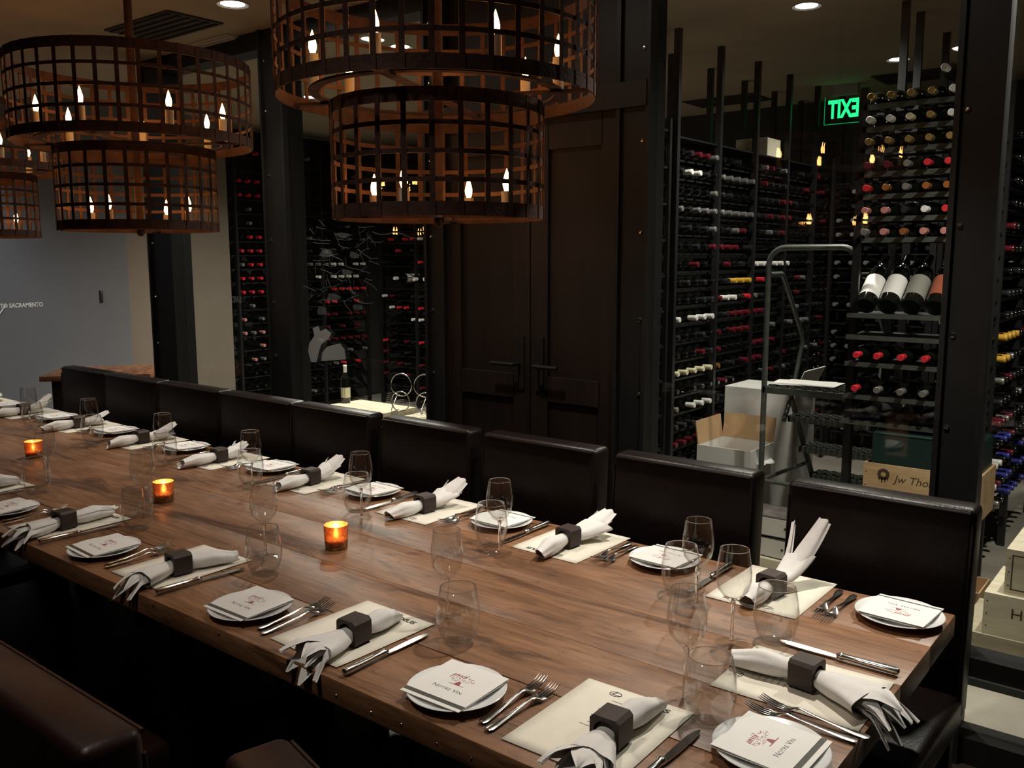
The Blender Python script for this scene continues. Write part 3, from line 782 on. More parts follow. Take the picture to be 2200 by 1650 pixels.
# ------------------------------------------------------------------ votive candles
VG = 'amber votive candles'
for k, (px, py, lab) in enumerate(((708, 1182, 'first'), (338, 1080, 'second'), (60, 985, 'third'))):
    q = at_z(px, py, TZ)
    t = thing('votive_candle', 'lit amber mercury-glass votive on the table midline, %s from the head' % lab, 'candle', (q.x, q.y + .025, TZ), 0, VG)
    MB().lathe([(0, .001), (.029, .001), (.031, .004), (.0325, .035), (.034, .068), (.0328, .068), (.0312, .035), (.0295, .007), (0, .006)], 28).build('cup', AMBER, t, 50)
    MB().lathe([(0, .0075), (.027, .0075), (.028, .026), (.022, .028), (0, .028)], 20).build('wax', WAX, t, 40)
    MB().lathe([(0, .030), (.0045, .034), (.0058, .040), (.0040, .050), (.0015, .058), (0, .062)], 12).build('flame', TFLAME, t, 60)
    MB().tube([(0, 0, .027), (0, 0, .034)], .0008, 6).build('wick', BLACK, t)

# ------------------------------------------------------------------ chandeliers
def hoop_mesh(rad, h, th, n=72):
    vs = []; fs = []
    for k in range(n):
        c, s = math.cos(2 * PI * k / n), math.sin(2 * PI * k / n)
        for r, z in ((rad, 0), (rad + th, 0), (rad + th, h), (rad, h)): vs.append((r * c, r * s, z))
    for k in range(n):
        l = (k + 1) % n
        for q in range(4): fs.append((k * 4 + q, l * 4 + q, l * 4 + (q + 1) % 4, k * 4 + (q + 1) % 4))
    return MB().add(vs, fs)
def bulb_mesh():
    return MB().lathe([(0, 0), (.0055, .001), (.0088, .012), (.0092, .020), (.0070, .030), (.0035, .042), (0, .052)], 12).mesh('bulb', FLAME, 60)
BULB = bulb_mesh()
SLV = MB().lathe([(0, 0), (.0125, 0), (.0125, .072), (.0105, .072), (.0105, .07), (0, .07)], 12).mesh('candle_sleeve', SLEEVE, 40)
TIERS = ((.372, 1.925, 2.190, 40, 7, .285, .020), (.250, 1.650, 1.915, 26, 4, .175, .018))
HM = {}
for k, (rad, z0, z1, ns, nc, rc, zc) in enumerate(TIERS):
    HM[k] = (hoop_mesh(rad - .003, .030, .003).mesh('band', RUST, 40), hoop_mesh(rad - .003, .010, .002).mesh('hoop', RUST, 40),
             MB().b2((rad - .0005, -.006, 0), (rad + .0018, .006, z1 - z0)).mesh('slat', RUST))
def chandelier(x, y, label, ph):
    t = thing('cage_chandelier', label, 'chandelier', (x, y, 0), ph, 'two-tier iron cage chandeliers')
    for k, (rad, z0, z1, ns, nc, rc, zc) in enumerate(TIERS):
        band, hoop, slat = HM[k]
        obj('band', band, t, (0, 0, z0)); obj('band', band, t, (0, 0, z1 - .030))
        for q in (1, 2, 3): obj('hoop', hoop, t, (0, 0, z0 + .012 + (z1 - z0 - .030) * q / 4))
        for s in range(ns): obj('slat', slat, t, (0, 0, z0), 2 * PI * s / ns)
        for s in range(4):
            a = 2 * PI * s / 4 + .3 + .2 * k
            MB().box((0, 0, z0 + .008), (2 * rad * .995 if s < 2 else .02, .022, .006), Matrix.Rotation(a, 4, 'Z')).build('cross_bar', RUST, t) if s < 2 else None
        ring = hoop_mesh(rc - .012, .005, .024, 48).build('candle_ring', RUST, t, 40); ring.location = (0, 0, z0 + .012)
        for s in range(nc):
            a = 2 * PI * s / nc + (.42 if k == 0 else .2)
            cpos = (rc * math.cos(a), rc * math.sin(a), z0 + .018)
            sl = obj('candle_sleeve', SLV, t, cpos)
            if k == 1: sl.scale = (1, 1, .62)
            bb = obj('bulb', BULB, sl, (0, 0, .072))
            if k == 1: bb.scale = (1, 1, 1 / .62)
    MB().tube([(0, 0, 1.66), (0, 0, CEIL - .02)], .013, 10).build('stem', RUST, t, 40)
    MB().lathe([(0, 1.632), (.010, 1.636), (.014, 1.646), (.010, 1.658), (.013, 1.665)], 12).build('finial', RUST, t, 40)
    MB().lathe([(.013, CEIL - .05), (.05, CEIL - .03), (.065, CEIL - .0005), (0, CEIL - .0005)], 20).build('ceiling_canopy', RUST, t, 40)
    return t
chandelier(-1.492, 1.59, 'two-tier iron cage chandelier with candle bulbs, the one closest to the head of the table', 0.1)
chandelier(-2.855, 1.59, 'two-tier iron cage chandelier with candle bulbs, the middle one over the table', .33)
chandelier(-4.20, 1.59, 'two-tier iron cage chandelier with candle bulbs, the one closest to the slate wall', .52)

# ------------------------------------------------------------------ wooden stand by the slate wall
SZ = .80
cs = [at_z(92, 809, SZ), at_z(130, 788, SZ), at_z(347, 783, SZ), at_z(332, 803, SZ)]
c0 = sum(cs, Vector()) / 4
ex = (cs[3] - cs[0]); ln = ex.length; ang = math.atan2(ex.y, ex.x); dp = (cs[1] - cs[0]).length
t = thing('side_stand', 'wooden side stand with a flat brown top behind the last chairs', 'stand', (c0.x, c0.y, 0), ang)
rounded_box((-ln / 2, -dp / 2, SZ - .035), (ln / 2, dp / 2, SZ), .004, 2).build('top', W_STAND, t, 40)
MB().b2((-ln / 2 + .06, -dp / 2 + .05, .08), (ln / 2 - .06, dp / 2 - .05, SZ - .0355)).build('body', W_DARK, t)
MB().b2((-ln / 2 + .10, -dp / 2 + .08, 0), (ln / 2 - .10, dp / 2 - .08, .08)).build('plinth', BLACK, t)
for s in (-1, 1):
    d = MB().b2((s * .005 if s > 0 else -ln / 2 + .08, -dp / 2 + .038, .11), (ln / 2 - .08 if s > 0 else -.005, -dp / 2 + .049, SZ - .06)).build('door', W_DARK, t)
    MB().lathe([(.006, 0), (.006, .012), (.011, .016), (.008, .024), (0, .025)], 10, Matrix.Translation((s * .035, -dp / 2 + .038, .5)) @ Matrix.Rotation(R(90), 4, 'X')).build('knob', BLACK, d, 40)

# ------------------------------------------------------------------ wine racks and bottles
def bottle_mesh(n=14):
    return MB().lathe([(0, .012), (.030, .004), (.036, 0), (.0375, .006), (.0375, .185), (.034, .205), (.020, .228), (.0145, .245), (.0138, .296), (0, .297)], n).mesh('wine_bottle', BOTTLE, 50)
def cap_mesh(n=12):
    return MB().lathe([(.0150, .236), (.0152, .285), (.0160, .288), (.0160, .300), (.0145, .302), (0, .302)], n)
BM = bottle_mesh()
CM = {k: cap_mesh().mesh('capsule', m, 50) for k, m in CAPS.items()}
LABELM = {k: MB().lathe([(.0378, .05), (.0378, .15)], 14).mesh('label', m, 50) for k, m in (('white', CAPS['white']), ('cream', CAPS['cream']))}
CAPWORD = {'black': 'black', 'dark': 'dark grey', 'grey': 'silver grey', 'white': 'white', 'cream': 'cream', 'red': 'bright red', 'maroon': 'maroon', 'gold': 'gold foil', 'yellow': 'yellow', 'pink': 'dull pink', 'blue': 'blue', 'copper': 'copper'}
SLOTS = []      # dicts: tip, rot, cap, rack
def slot(tip, d, cap, rack, row=0, col=0): SLOTS.append(dict(tip=Vector(tip), d=d, cap=cap, rack=rack, row=row, col=col))
rb = random.Random(99)
def pick(w):
    r = rb.random() * sum(w.values())
    for k, v in w.items():
        r -= v
        if r <= 0: return k
    return k
DARKMIX = {'black': 6, 'dark': 3, 'maroon': 1.6, 'grey': .7}
def paint(rack, items, tol=26):
    for px, py, c in items:
        best = None
        for s in SLOTS:
            if s['rack'] != rack: continue
            q = s['px']; d = (q[0] - px) ** 2 + (q[1] - py) ** 2
            if best is None or d < best[0]: best = (d, s)
        if best and best[0] < tol * tol: best[1]['cap'] = c
def rack_frame(name, label, face, axis, a0, a1, z0, z1, pa, pz, post_at, post_top, d, hp=.0115, depth=.33):
    """face: coordinate of the front plane, axis: 'x' (front plane x=face, runs along y) or 'y'"""
    sgn = 1 if d in ('+x', '+y') else -1
    t = thing(name, label, 'wine rack')
    def P(a, f, z): return (f, a, z) if axis == 'x' else (a, f, z)
    f0, f1 = face, face - sgn * depth
    for a in post_at:
        top = post_top if not isinstance(post_top, dict) else post_top.get(a, z1 + .1)
        for f in (f0, f1):
            lo = P(a - hp, f - .018, 0); hi = P(a + hp, f + .018, top)
            MB().b2(lo, hi).build('post', RACKM, t)
    nz = int(round((z1 - z0) / pz))
    for k in range(nz + 1):
        z = z0 + k * pz - .037
        for f in (f0 - sgn * .03, f1 + sgn * .06):
            lo = P(a0 - .05, f - .006, z - .012); hi = P(a1 + .05, f + .006, z - .002)
            MB().b2(lo, hi).build('rail', RACKM, t)
    return t
# aisle rack
AX = -2.47
rack_frame('wine_rack', 'long black metal wine rack along the cellar aisle with posts to the ceiling', AX, 'x', 4.60, 7.2, .26, 2.18, .107, .105, [4.562, 5.094, 5.627, 6.159, 6.692, 7.226], CCEIL, '+x', .0155)
for i in range(25):
    for k in range(19):
        if rb.random() < .07: continue
        slot((AX + .025, 4.615 + i * .1065, .26 + k * .105), '+x', pick(DARKMIX), 'aisle', k, i)
# corner rack and its neighbour
RX = XL
rack_frame('wine_rack', 'black wine rack beside the taupe wall holding rows of red-capped bottles', RX, 'x', 4.95, 6.52, .22, 2.53, .1, .128, [4.94, 5.44, 5.94, 6.54], 2.62, '+x')
for i in range(16):
    for k in range(19):
        if rb.random() < .14: continue
        slot((RX + .025, 4.99 + i * .1, .22 + k * .128), '+x', pick({'black': 5, 'dark': 3, 'grey': 2}), 'corner', k, i)
rack_frame('wine_rack', 'black wine rack on the back wall behind the pale case stack', 6.6, 'y', -7.05, -5.0, .22, 2.3, .107, .118, [-7.0535, -6.5185, -5.98, -5.4485, -4.967], 2.4, '-y')
for i in range(19):
    for k in range(18):
        if rb.random() < .25 or abs(.22 + k * .118 - 1.34) < .09: continue
        slot((-7.0 + i * .107, 6.575, .22 + k * .118), '-y', pick(DARKMIX), 'backleft', k, i)
# back rack at the end of the aisle
rack_frame('wine_rack', 'black wine rack on the back wall at the end of the ladder aisle', 6.9, 'y', -2.42, -.4, .26, 2.2, .107, .105, [-2.3935, -1.8585, -1.3235, -.7885], 2.3, '-y')
for i in range(18):
    for k in range(19):
        if rb.random() < .18: continue
        slot((-2.34 + i * .107, 6.875, .26 + k * .105), '-y', pick({'black': 3, 'dark': 4, 'grey': 2}), 'backright', k, i)
# island rack: front (-y) and right side (+x)
IY, IX0, IX1 = 4.50, -1.432, -.84
isl = thing('wine_rack', 'black island wine rack with display shelves of magnums and a crate below', 'wine rack')
for (x, y, top) in ((IX0, IY, 2.36), (-.85, 4.745, 2.36), (-1.345, 4.78, CCEIL), (-1.345, 5.04, CCEIL), (-1.345, 5.58, CCEIL), (IX0, 6.1, 2.36), (-.85, 6.15, 2.36), (-.85, 5.345, CCEIL)):
    MB().b2((x - .018, y - .012, 0), (x + .018, y + .012, top)).build('post', RACKM, isl)
for z in (2.305, 2.20, 2.10, 1.99, 1.885, 1.78, 1.68):
    MB().b2((IX0, IY - .012, z - .050), (IX1, IY + .0, z - .026)).build('rail', LADDER, isl)
    MB().b2((IX0, IY + .19, z - .052), (IX1, IY + .20, z - .0385)).build('rail', RACKM, isl)
for z in (1.29, 1.185, 1.055, .895, .77, .365):
    MB().b2((IX0, IY - .10 if z < 1.3 else IY, z - .012), (IX1, IY + .225, z)).build('shelf', RACKM, isl)
    MB().b2((IX0, IY - .104, z - .018), (IX1, IY - .100, z + .004)).build('shelf_lip', LADDER, isl)
MB().b2((-1.13, IY + .52, .1), (-1.11, 6.1, 2.3)).build('back_panel', BLACK, isl)
rows = {2.305: ['gold', 'gold', 'gold', 'gold', 'white', 'white'], 2.20: ['white', 'white', 'cream', 'gold', 'white', 'gold'], 2.10: ['gold', 'gold', 'gold', 'gold', 'gold', 'gold'],
        1.99: ['maroon', 'maroon', 'grey', 'red', 'red', 'maroon'], 1.885: ['red', 'copper', 'grey', 'copper', 'copper', 'dark'], 1.78: ['pink', 'pink', 'dark', 'white', 'red', 'maroon'], 1.68: ['grey', 'pink', 'copper', 'pink', 'pink', 'grey']}
for k, (z, cs_) in enumerate(rows.items()):
    for i, c in enumerate(cs_): slot((-1.383 + i * .0885, IY - .075, z), '-y', c, 'island', 9 - k, i)
for i in range(2): slot((-1.07 + i * .09, IY - .07, 2.40), '-y', 'white', 'island', 10, i + 3)
for i, (px, c) in enumerate(((1846, 'red'), (1890, 'red'), (1941, 'red'), (1992, 'red'), (2040, 'maroon'))):
    v = at_y(px, 760, IY - .12); slot((v.x, IY - .17, 1.099), '-y', c, 'island', 2, i)
for i, (px, c) in enumerate(((1842, 'red'), (1890, 'grey'), (1940, 'grey'), (1988, 'grey'), (2035, 'dark'))):
    v = at_y(px, 830, IY - .12); slot((v.x, IY - .17, .938), '-y', c, 'island', 1, i)
for i in range(5): slot((-1.36 + i * .1, IY - .12, .81), '-y', 'black', 'island', 0, i)
for k in range(18):
    z = .34 + k * .105
    MB().b2((-.865, IY + .1, z - .042), (-.845, 6.1, z - .032)).build('rail', RACKM, isl)
    for i in range(14):
        if rb.random() < .1: continue
        slot((-.80, 4.795 + i * .1, z), '+x', pick(DARKMIX), 'islandside', k, i)
for s in SLOTS: s['px'] = project(s['tip'])
RR = []
for y, xs in ((328, (545, 562)), (355, (507, 526, 545, 562)), (385, (507, 526, 545, 562)), (417, (508, 527, 548, 568)), (505, (533, 553, 573)), (535, (515, 535, 556)), (565, (537, 556, 573)), (593, (518, 538, 558, 576)), (622, (520, 540, 559, 579))):
    RR += [(x, y, 'red') for x in xs]
for y in (680, 709, 738, 767): RR += [(523 + 20 * k, y, 'grey' if (k + y) % 3 else 'pink') for k in range(4)]
RR += [(x, 567, 'white') for x in (720, 738, 752, 770, 783)] + [(x, 594, 'white') for x in (703, 720, 738, 752, 770, 783)]
for y in (620, 672, 694, 723): RR += [(x, y, 'maroon' if y > 660 else 'red') for x in (706, 722, 738, 754, 770, 786)]
RR += [(707, 646, 'red'), (725, 646, 'red'), (785, 646, 'red'), (750, 771, 'red'), (790, 768, 'red')]
paint('corner', RR)
paint('backleft', [(x, 522, 'red') for x in (837, 850, 865, 880)] + [(902, 522, 'white'), (902, 567, 'red'), (918, 567, 'red')] + [(x, 655, 'red') for x in (850, 868, 893, 913)] + [(800, 640, 'white'), (815, 641, 'white'), (832, 652, 'white'), (873, 696, 'white'), (895, 698, 'white'), (917, 700, 'white'), (828, 732, 'red'), (905, 755, 'red')])
AA = [(1490, 385, 'white'), (1510, 387, 'white')] + [(1560 + 13 * k, 372 + 2 * k, 'grey') for k in range(6)] + [(1495 + 12 * k, 457 + k, 'grey') for k in range(11)]
AA += [(1540 + 12 * k, 531, 'maroon') for k in range(6)] + [(1625 + 13 * k, 566, 'white') for k in range(6)] + [(1580 + 12 * k, 601, 'yellow') for k in range(4)] + [(1630, 598, 'red'), (1642, 598, 'red')]
AA += [(1550, 637, 'maroon'), (1572, 636, 'white'), (1588, 635, 'white'), (1612, 633, 'red')] + [(1458 + 16 * k, 681 - 1.6 * k, 'white') for k in range(6)] + [(1590 + 10 * k, 690 - 3 * k, 'maroon') for k in range(6)]
AA += [(1456 + 14 * k, 789 - 1.4 * k, 'cream') for k in range(6)] + [(1540, 790, 'copper'), (1550, 788, 'copper')] + [(1484 + 17 * k, 888 - 4 * k, 'white') for k in range(4)] + [(1465 + 9 * k, 965 - 5 * k, 'maroon') for k in range(8)]
AA += [(1600 + 10 * k, 762 - 4 * k, 'maroon') for k in range(8)]
paint('aisle', AA, 20)
paint('backright', [(1687, 745, 'red'), (1705, 745, 'red'), (1725, 722, 'red'), (1725, 745, 'red'), (1687, 772, 'red'), (1725, 772, 'red')] + [(1750 + 21 * k, y, 'grey') for k in range(6) for y in (485, 507, 566, 591, 725, 751, 775, 665)])
paint('islandside', [(2150 + 9 * k, 746 - 3 * k, 'yellow') for k in range(6)] + [(2130 + 9 * k, 797 - 3 * k, 'yellow') for k in range(6)] + [(2168 + 10 * k, y, 'blue') for k in range(4) for y in (950, 985, 1020, 1050)] + [(2142, 1010, 'white'), (2150, 1000, 'white'), (2158, 992, 'white'), (2140, 1055, 'white'), (2145, 840, 'grey'), (2165, 835, 'grey')], 34)
ROT = {'+x': (0, R(90), 0), '-y': (R(90), 0, 0)}
DV = {'+x': Vector((1, 0, 0)), '-y': Vector((0, -1, 0))}
WHERE = {'aisle': 'in the aisle rack', 'corner': 'in the rack beside the taupe wall', 'backleft': 'in the back rack behind the case stack', 'backright': 'in the back rack past the ladder', 'island': 'on the front of the island rack', 'islandside': 'in the side of the island rack'}
WHERE2 = {'aisle': ('in the aisle rack', 'from its near post'), 'corner': ('in the taupe-wall rack', 'from the taupe wall'), 'backleft': ('in the rack behind the cases', 'from its corner'), 'backright': ('in the rack past the ladder', 'from the aisle rack'), 'island': ('on the island rack front', 'from the ladder'), 'islandside': ('in the island rack side', 'from its front')}
def inview(s): return -30 < s['px'][0] < 2230 and -30 < s['px'][1] < 1300
vis = []
def occluded(s):
    x, y, w = s['px']
    if 604 < x < 645 or 942 < x < 1402 or 2055 < x < 2140 or 353 < x < 400: return True      # behind posts and doors
    if s['rack'] in ('aisle', 'corner', 'backleft', 'backright') and 1860 < x < 2060 and y > 200: return True
    return False
cand = sorted([s for s in SLOTS if inview(s) and not occluded(s)], key=lambda s: s['px'][2])
single = cand[:285]; ids = set(id(s) for s in single)
PB = {}
def place_bottle(tip, rot, cap, label, group):
    o = obj('wine_bottle', BM, None); tag(o, label, 'wine bottle', group)
    o.rotation_euler = rot
    c = obj('capsule', CM[cap], o)
    return o
for s in single:
    o = place_bottle(s['tip'], ROT[s['d']], s['cap'], '%s-capped wine bottle %s, %s row up, %s %s' % (CAPWORD[s['cap']].replace(' ', '-'), WHERE2[s['rack']][0], ORD[s['row']], ORD[s['col']], WHERE2[s['rack']][1]), '%s-capped bottles %s' % (CAPWORD[s['cap']], WHERE[s['rack']]))
    o.location = s['tip'] - DV[s['d']] * .302
# the rest, rack by rack, as one body of bottles each
low = [(0, .01), (.036, 0), (.0375, .01), (.0375, .185), (.020, .228), (.0145, .245), (.0145, .250)]
lowc = [(.0150, .236), (.0158, .300), (0, .302)]
capkeys = list(CAPS)
for rk in WHERE:
    mb = MB()
    for s in SLOTS:
        if s['rack'] != rk or id(s) in ids: continue
        if not (-150 < s['px'][0] < 2400): continue
        M = Matrix.Translation(s['tip'] - DV[s['d']] * .302) @ (Matrix.Rotation(R(90), 4, 'Y') if s['d'] == '+x' else Matrix.Rotation(R(90), 4, 'X'))
        mb.lathe(low, 9, M, 0); mb.lathe(lowc, 9, M, 1 + capkeys.index(s['cap']))
    if mb.v:
        o = mb.build('racked_bottles', [BOTTLE] + [CAPS[k] for k in capkeys], None, 50)
        o['kind'] = 'stuff'; tag(o, 'countless dark wine bottles lying further back %s' % WHERE[rk], 'wine bottles')
# bottles lying sideways on the end shelves of the aisle rack
ec = thing('end_shelf', 'narrow black shelf unit closing the near end of the aisle rack', 'shelf')
for k in range(11):
    MB().b2((-3.1, 4.20, .25 + k * .2), (-2.49, 4.52, .262 + k * .2)).build('shelf', RACKM, ec)
for x in (-3.1, -2.49):
    for y in (4.20, 4.52): MB().b2((x - .012, y - .012, 0), (x + .012, y + .012, 2.32)).build('post', RACKM, ec)
for k, c in enumerate(('maroon', 'cream', 'dark', 'white', 'red', 'grey', 'cream', 'white', 'dark')):
    o = obj('wine_bottle', BM, None, (-2.56 - .302 + .27, 4.28, .262 + .0385 + k * .2)); o.rotation_euler = (0, R(90), 0)
    o.location.x = -2.86
    tag(o, 'wine bottle with %s capsule lying across the %s end shelf from the floor' % (CAPWORD[c], ORD[k]), 'wine bottle', 'bottles lying across the end shelves')
    obj('capsule', CM[c], o); obj('label', LABELM['cream' if c in ('cream', 'dark') else 'white'], o)
# magnums leaning on the display shelf
def magnum(px, py, lab, col, m):
    v = at_y(px, py, IY - .03)
    t = thing('magnum_bottle', lab, 'wine bottle', (v.x, IY - .055, 1.2905 + .046 * math.cos(R(38))), 0, 'magnums on the island display shelf')
    rt = bpy.data.objects
    me = MB().lathe([(0, .008), (.038, .003), (.045, 0), (.047, .008), (.047, .235), (.042, .262), (.024, .292), (.0175, .312), (.0170, .372), (0, .373)], 20)
    b = me.build('bottle', BOTTLE, t, 50)
    MB().lathe([(.0185, .305), (.019, .378), (0, .38)], 14).build('capsule', col, t, 50)
    MB().lathe([(.0474, .055), (.0474, .190)], 24).build('label', m, t, 50)
    MB().b2((-.052, .0, -.020), (-.046, .10, -.004)).build('cradle', RACKM, t) if False else None
    t.rotation_euler = (R(38 - 90), 0, 0)
    return t
magnum(1863, 640, 'magnum with white label and strong shine leaning on the island shelf by the ladder rail', CAPS['black'], CAPS['white'])
magnum(1910, 640, 'dark magnum with white corner label, second from the ladder rail', CAPS['black'], CAPS['white'])
magnum(1960, 645, 'dark magnum with grey label, third from the ladder rail', CAPS['black'], mat('label_grey', (.22, .22, .19), .6))
magnum(2012, 650, 'dark magnum with rust-orange label leaning on the island shelf', CAPS['maroon'], mat('label_rust', (.30, .07, .03), .6))
# magnums on the far back rack
for k, (px, py) in enumerate(((848, 598), (890, 600), (912, 600))):
    v = at_y(px, py, 6.55); t = thing('magnum_bottle', 'white-labelled magnum on the back rack behind the case stack, %s from the corner' % ORD[k], 'wine bottle', (v.x, 6.95, v.z), 0, 'white-labelled magnums on the back rack')
    t.rotation_euler = (R(90), 0, 0)
    MB().lathe([(0, .008), (.045, 0), (.047, .008), (.047, .26), (.042, .30), (.024, .34), (.0175, .36), (.0170, .40), (0, .401)], 16).build('bottle', BOTTLE, t, 50)
    MB().lathe([(.0475, .06), (.0475, .255)], 18).build('label', CAPS['white'], t, 50)
    MB().lathe([(.0185, .345), (.019, .405), (0, .407)], 12).build('capsule', CAPS['white'], t, 50)

# ------------------------------------------------------------------ rolling step ladder
LY, LX0, LX1, LZ = 4.66, -1.945, -1.47, .86
t = thing('step_ladder', 'grey-green steel rolling step ladder with looped handrail in the cellar aisle', 'ladder', ((LX0 + LX1) / 2, LY, 0))
ox = (LX0 + LX1) / 2
hw = (LX1 - LX0) / 2
def arc(cx_, cz, r, a0, a1, n, y=0): return [(cx_ + r * math.cos(R(a0 + (a1 - a0) * k / n)), y, cz + r * math.sin(R(a0 + (a1 - a0) * k / n))) for k in range(n + 1)]
TOPZ = 1.612
MB().tube([(-hw, 0, .02), (-hw, 0, LZ)] + arc(-hw + .09, TOPZ - .09, .09, 180, 90, 6) + arc(hw - .09, TOPZ - .09, .09, 90, 0, 6) + [(hw, 0, LZ), (hw, 0, .02)], .0155, 10).build('handrail', LADDER, t, 50)
for s in (-1, 1):
    MB().tube([(s * hw, .015, 1.47), (s * hw, .18, 1.47), (s * hw, .22, 1.44), (s * hw, .52, 1.12), (s * hw, .54, 1.06), (s * hw, .42, .78), (s * hw, .30, .62)], .0135, 10).build('side_rail', LADDER, t, 50)
    MB().tube([(s * hw, .34, LZ - .03), (s * hw, .92, .05)], .0165, 8).build('stringer', LADDER, t, 50)
    MB().tube([(s * hw, .02, .33), (s * hw, .75, .30)], .012, 8).build('brace', LADDER, t, 50)
    MB().tube([(s * hw, .02, .05), (s * hw, .92, .05)], .014, 8).build('base_tube', LADDER, t, 50)
    for y in (.06, .86):
        MB().lathe([(.0, -.012), (.034, -.012), (.038, 0), (.034, .012), (0, .012)], 16, Matrix.Translation((s * (hw - .04), y, .038)) @ Matrix.Rotation(R(90), 4, 'Y')).build('caster', BLACK, t, 40)
MB().tube([(-hw, 0, .33), (hw, 0, .33)], .012, 8).build('brace', LADDER, t, 50)
MB().tube([(-hw, 0, .06), (hw, 0, .06)], .014, 8).build('base_tube', LADDER, t, 50)
def tread(y0, y1, z):
    fr = MB()
    fr.b2((-hw, y0, z - .035), (hw, y0 + .012, z)); fr.b2((-hw, y1 - .012, z - .035), (hw, y1, z))
    fr.b2((-hw, y0, z - .035), (-hw + .012, y1, z)); fr.b2((hw - .012, y0, z - .035), (hw, y1, z))
    f = fr.build('tread', LADDER, t)
    gr = MB(); nx = 16; ny = max(4, int((y1 - y0) / .032))
    for i in range(nx):      # expanded-metal grating: zigzag strips with raised teeth
        x0 = -hw + .012 + (2 * hw - .024) * i / nx; dx = (2 * hw - .024) / nx
        for j in range(ny):
            yy = y0 + .012 + (y1 - y0 - .024) * j / ny; dy = (y1 - y0 - .024) / ny
            gr.b2((x0 + dx * .1, yy + dy * .05, z - .006), (x0 + dx * .9, yy + dy * .35, z + (.010 if (i + j) % 2 else .001)))
            gr.b2((x0 + dx * .35, yy + dy * .35, z - .006), (x0 + dx * .65, yy + dy * 1.05, z))
    gr.build('grating', LADDER, f)
tread(-.02, .34, LZ); tread(.36, .54, LZ - .215); tread(.56, .74, LZ - .43); tread(.76, .92, LZ - .64)
# papers on the ladder platform
pp = thing('paper_stack', 'loose white papers lying on the ladder platform', 'paper', (LX0 + .15, LY + .16, LZ + .0105), R(8))
for k, (rz, dx) in enumerate(((0, 0), (.14, .03), (-.10, .05))):
    o = MB().b2((-.15, -.11, .0015 * k), (.15, .11, .0015 * k + .0012)).build('sheet', CARD, pp); o.rotation_euler = (0, 0, rz); o.location = (dx, 0, 0)

# ------------------------------------------------------------------ cartons, cases, crates
def carton(name, label, lo, hi, m, open_top=False, flaps=(), group=None, inner=None, rz=0.0, cat='box'):
    c = ((lo[0] + hi[0]) / 2, (lo[1] + hi[1]) / 2, lo[2])
    t = thing(name, label, cat, c, rz, group)
    sx, sy, sz = (hi[i] - lo[i] for i in range(3)); w = .006
    if open_top:
        b = MB(); b.b2((-sx / 2, -sy / 2, 0), (sx / 2, sy / 2, w))
        b.b2((-sx / 2, -sy / 2, w), (sx / 2, -sy / 2 + w, sz)); b.b2((-sx / 2, sy / 2 - w, w), (sx / 2, sy / 2, sz))
        b.b2((-sx / 2, -sy / 2 + w, w), (-sx / 2 + w, sy / 2 - w, sz)); b.b2((sx / 2 - w, -sy / 2 + w, w), (sx / 2, sy / 2 - w, sz))
    else:
        b = rounded_box((-sx / 2, -sy / 2, 0), (sx / 2, sy / 2, sz), .003, 1)
    b.build('body', m, t)
    for side, ln_, tilt, fm_ in flaps:
        if side in ('L', 'R'):
            s = -1 if side == 'L' else 1
            M = Matrix.Translation((s * (sx / 2 - .004), 0, sz)) @ Matrix.Rotation(s * R(tilt), 4, 'Y')
            MB().b2((-.003, -sy / 2 + .004, 0), (.003, sy / 2 - .004, ln_), M).build('flap', fm_, t)
        else:
            s = -1 if side == 'F' else 1
            M = Matrix.Translation((0, s * (sy / 2 - .004), sz)) @ Matrix.Rotation(-s * R(tilt), 4, 'X')
            MB().b2((-sx / 2 + .004, -.003, 0), (sx / 2 - .004, .003, ln_), M).build('flap', fm_, t)
    return t
c1 = carton('open_carton', 'open white cardboard carton with brown inner flaps beside the ladder', (-2.40, 4.78, 0), (-2.06, 5.12, .455), CARTON, True, [('L', .14, 8, KRAFT), ('B', .15, 12, KRAFT)])
for k in range(4):
    o = MB().b2((-.12, -.10, 0), (.12, .10, .0012)).build('invoice_sheet', CARD, None); o.location = (-2.22 + .03 * k, 4.91 + .02 * k, .4555 - .10 + .004 + k * .0015)
    tag(o, 'white paper sheet in the open carton beside the ladder, %s of the pile' % ('lowest', 'second lowest', 'second highest', 'topmost')[k], 'paper', 'sheets in the open carton'); o.rotation_euler = (0, 0, .3 * k - .3)
MB().b2((-.15, -.15, .30), (.15, .15, .355)).build('filling', KRAFT, c1)
carton('tall_carton', 'tall white cardboard carton standing behind the open carton', (-2.43, 5.20, 0), (-1.98, 5.56, .76), CARTON, False, [('R', .14, 25, CARTON)])
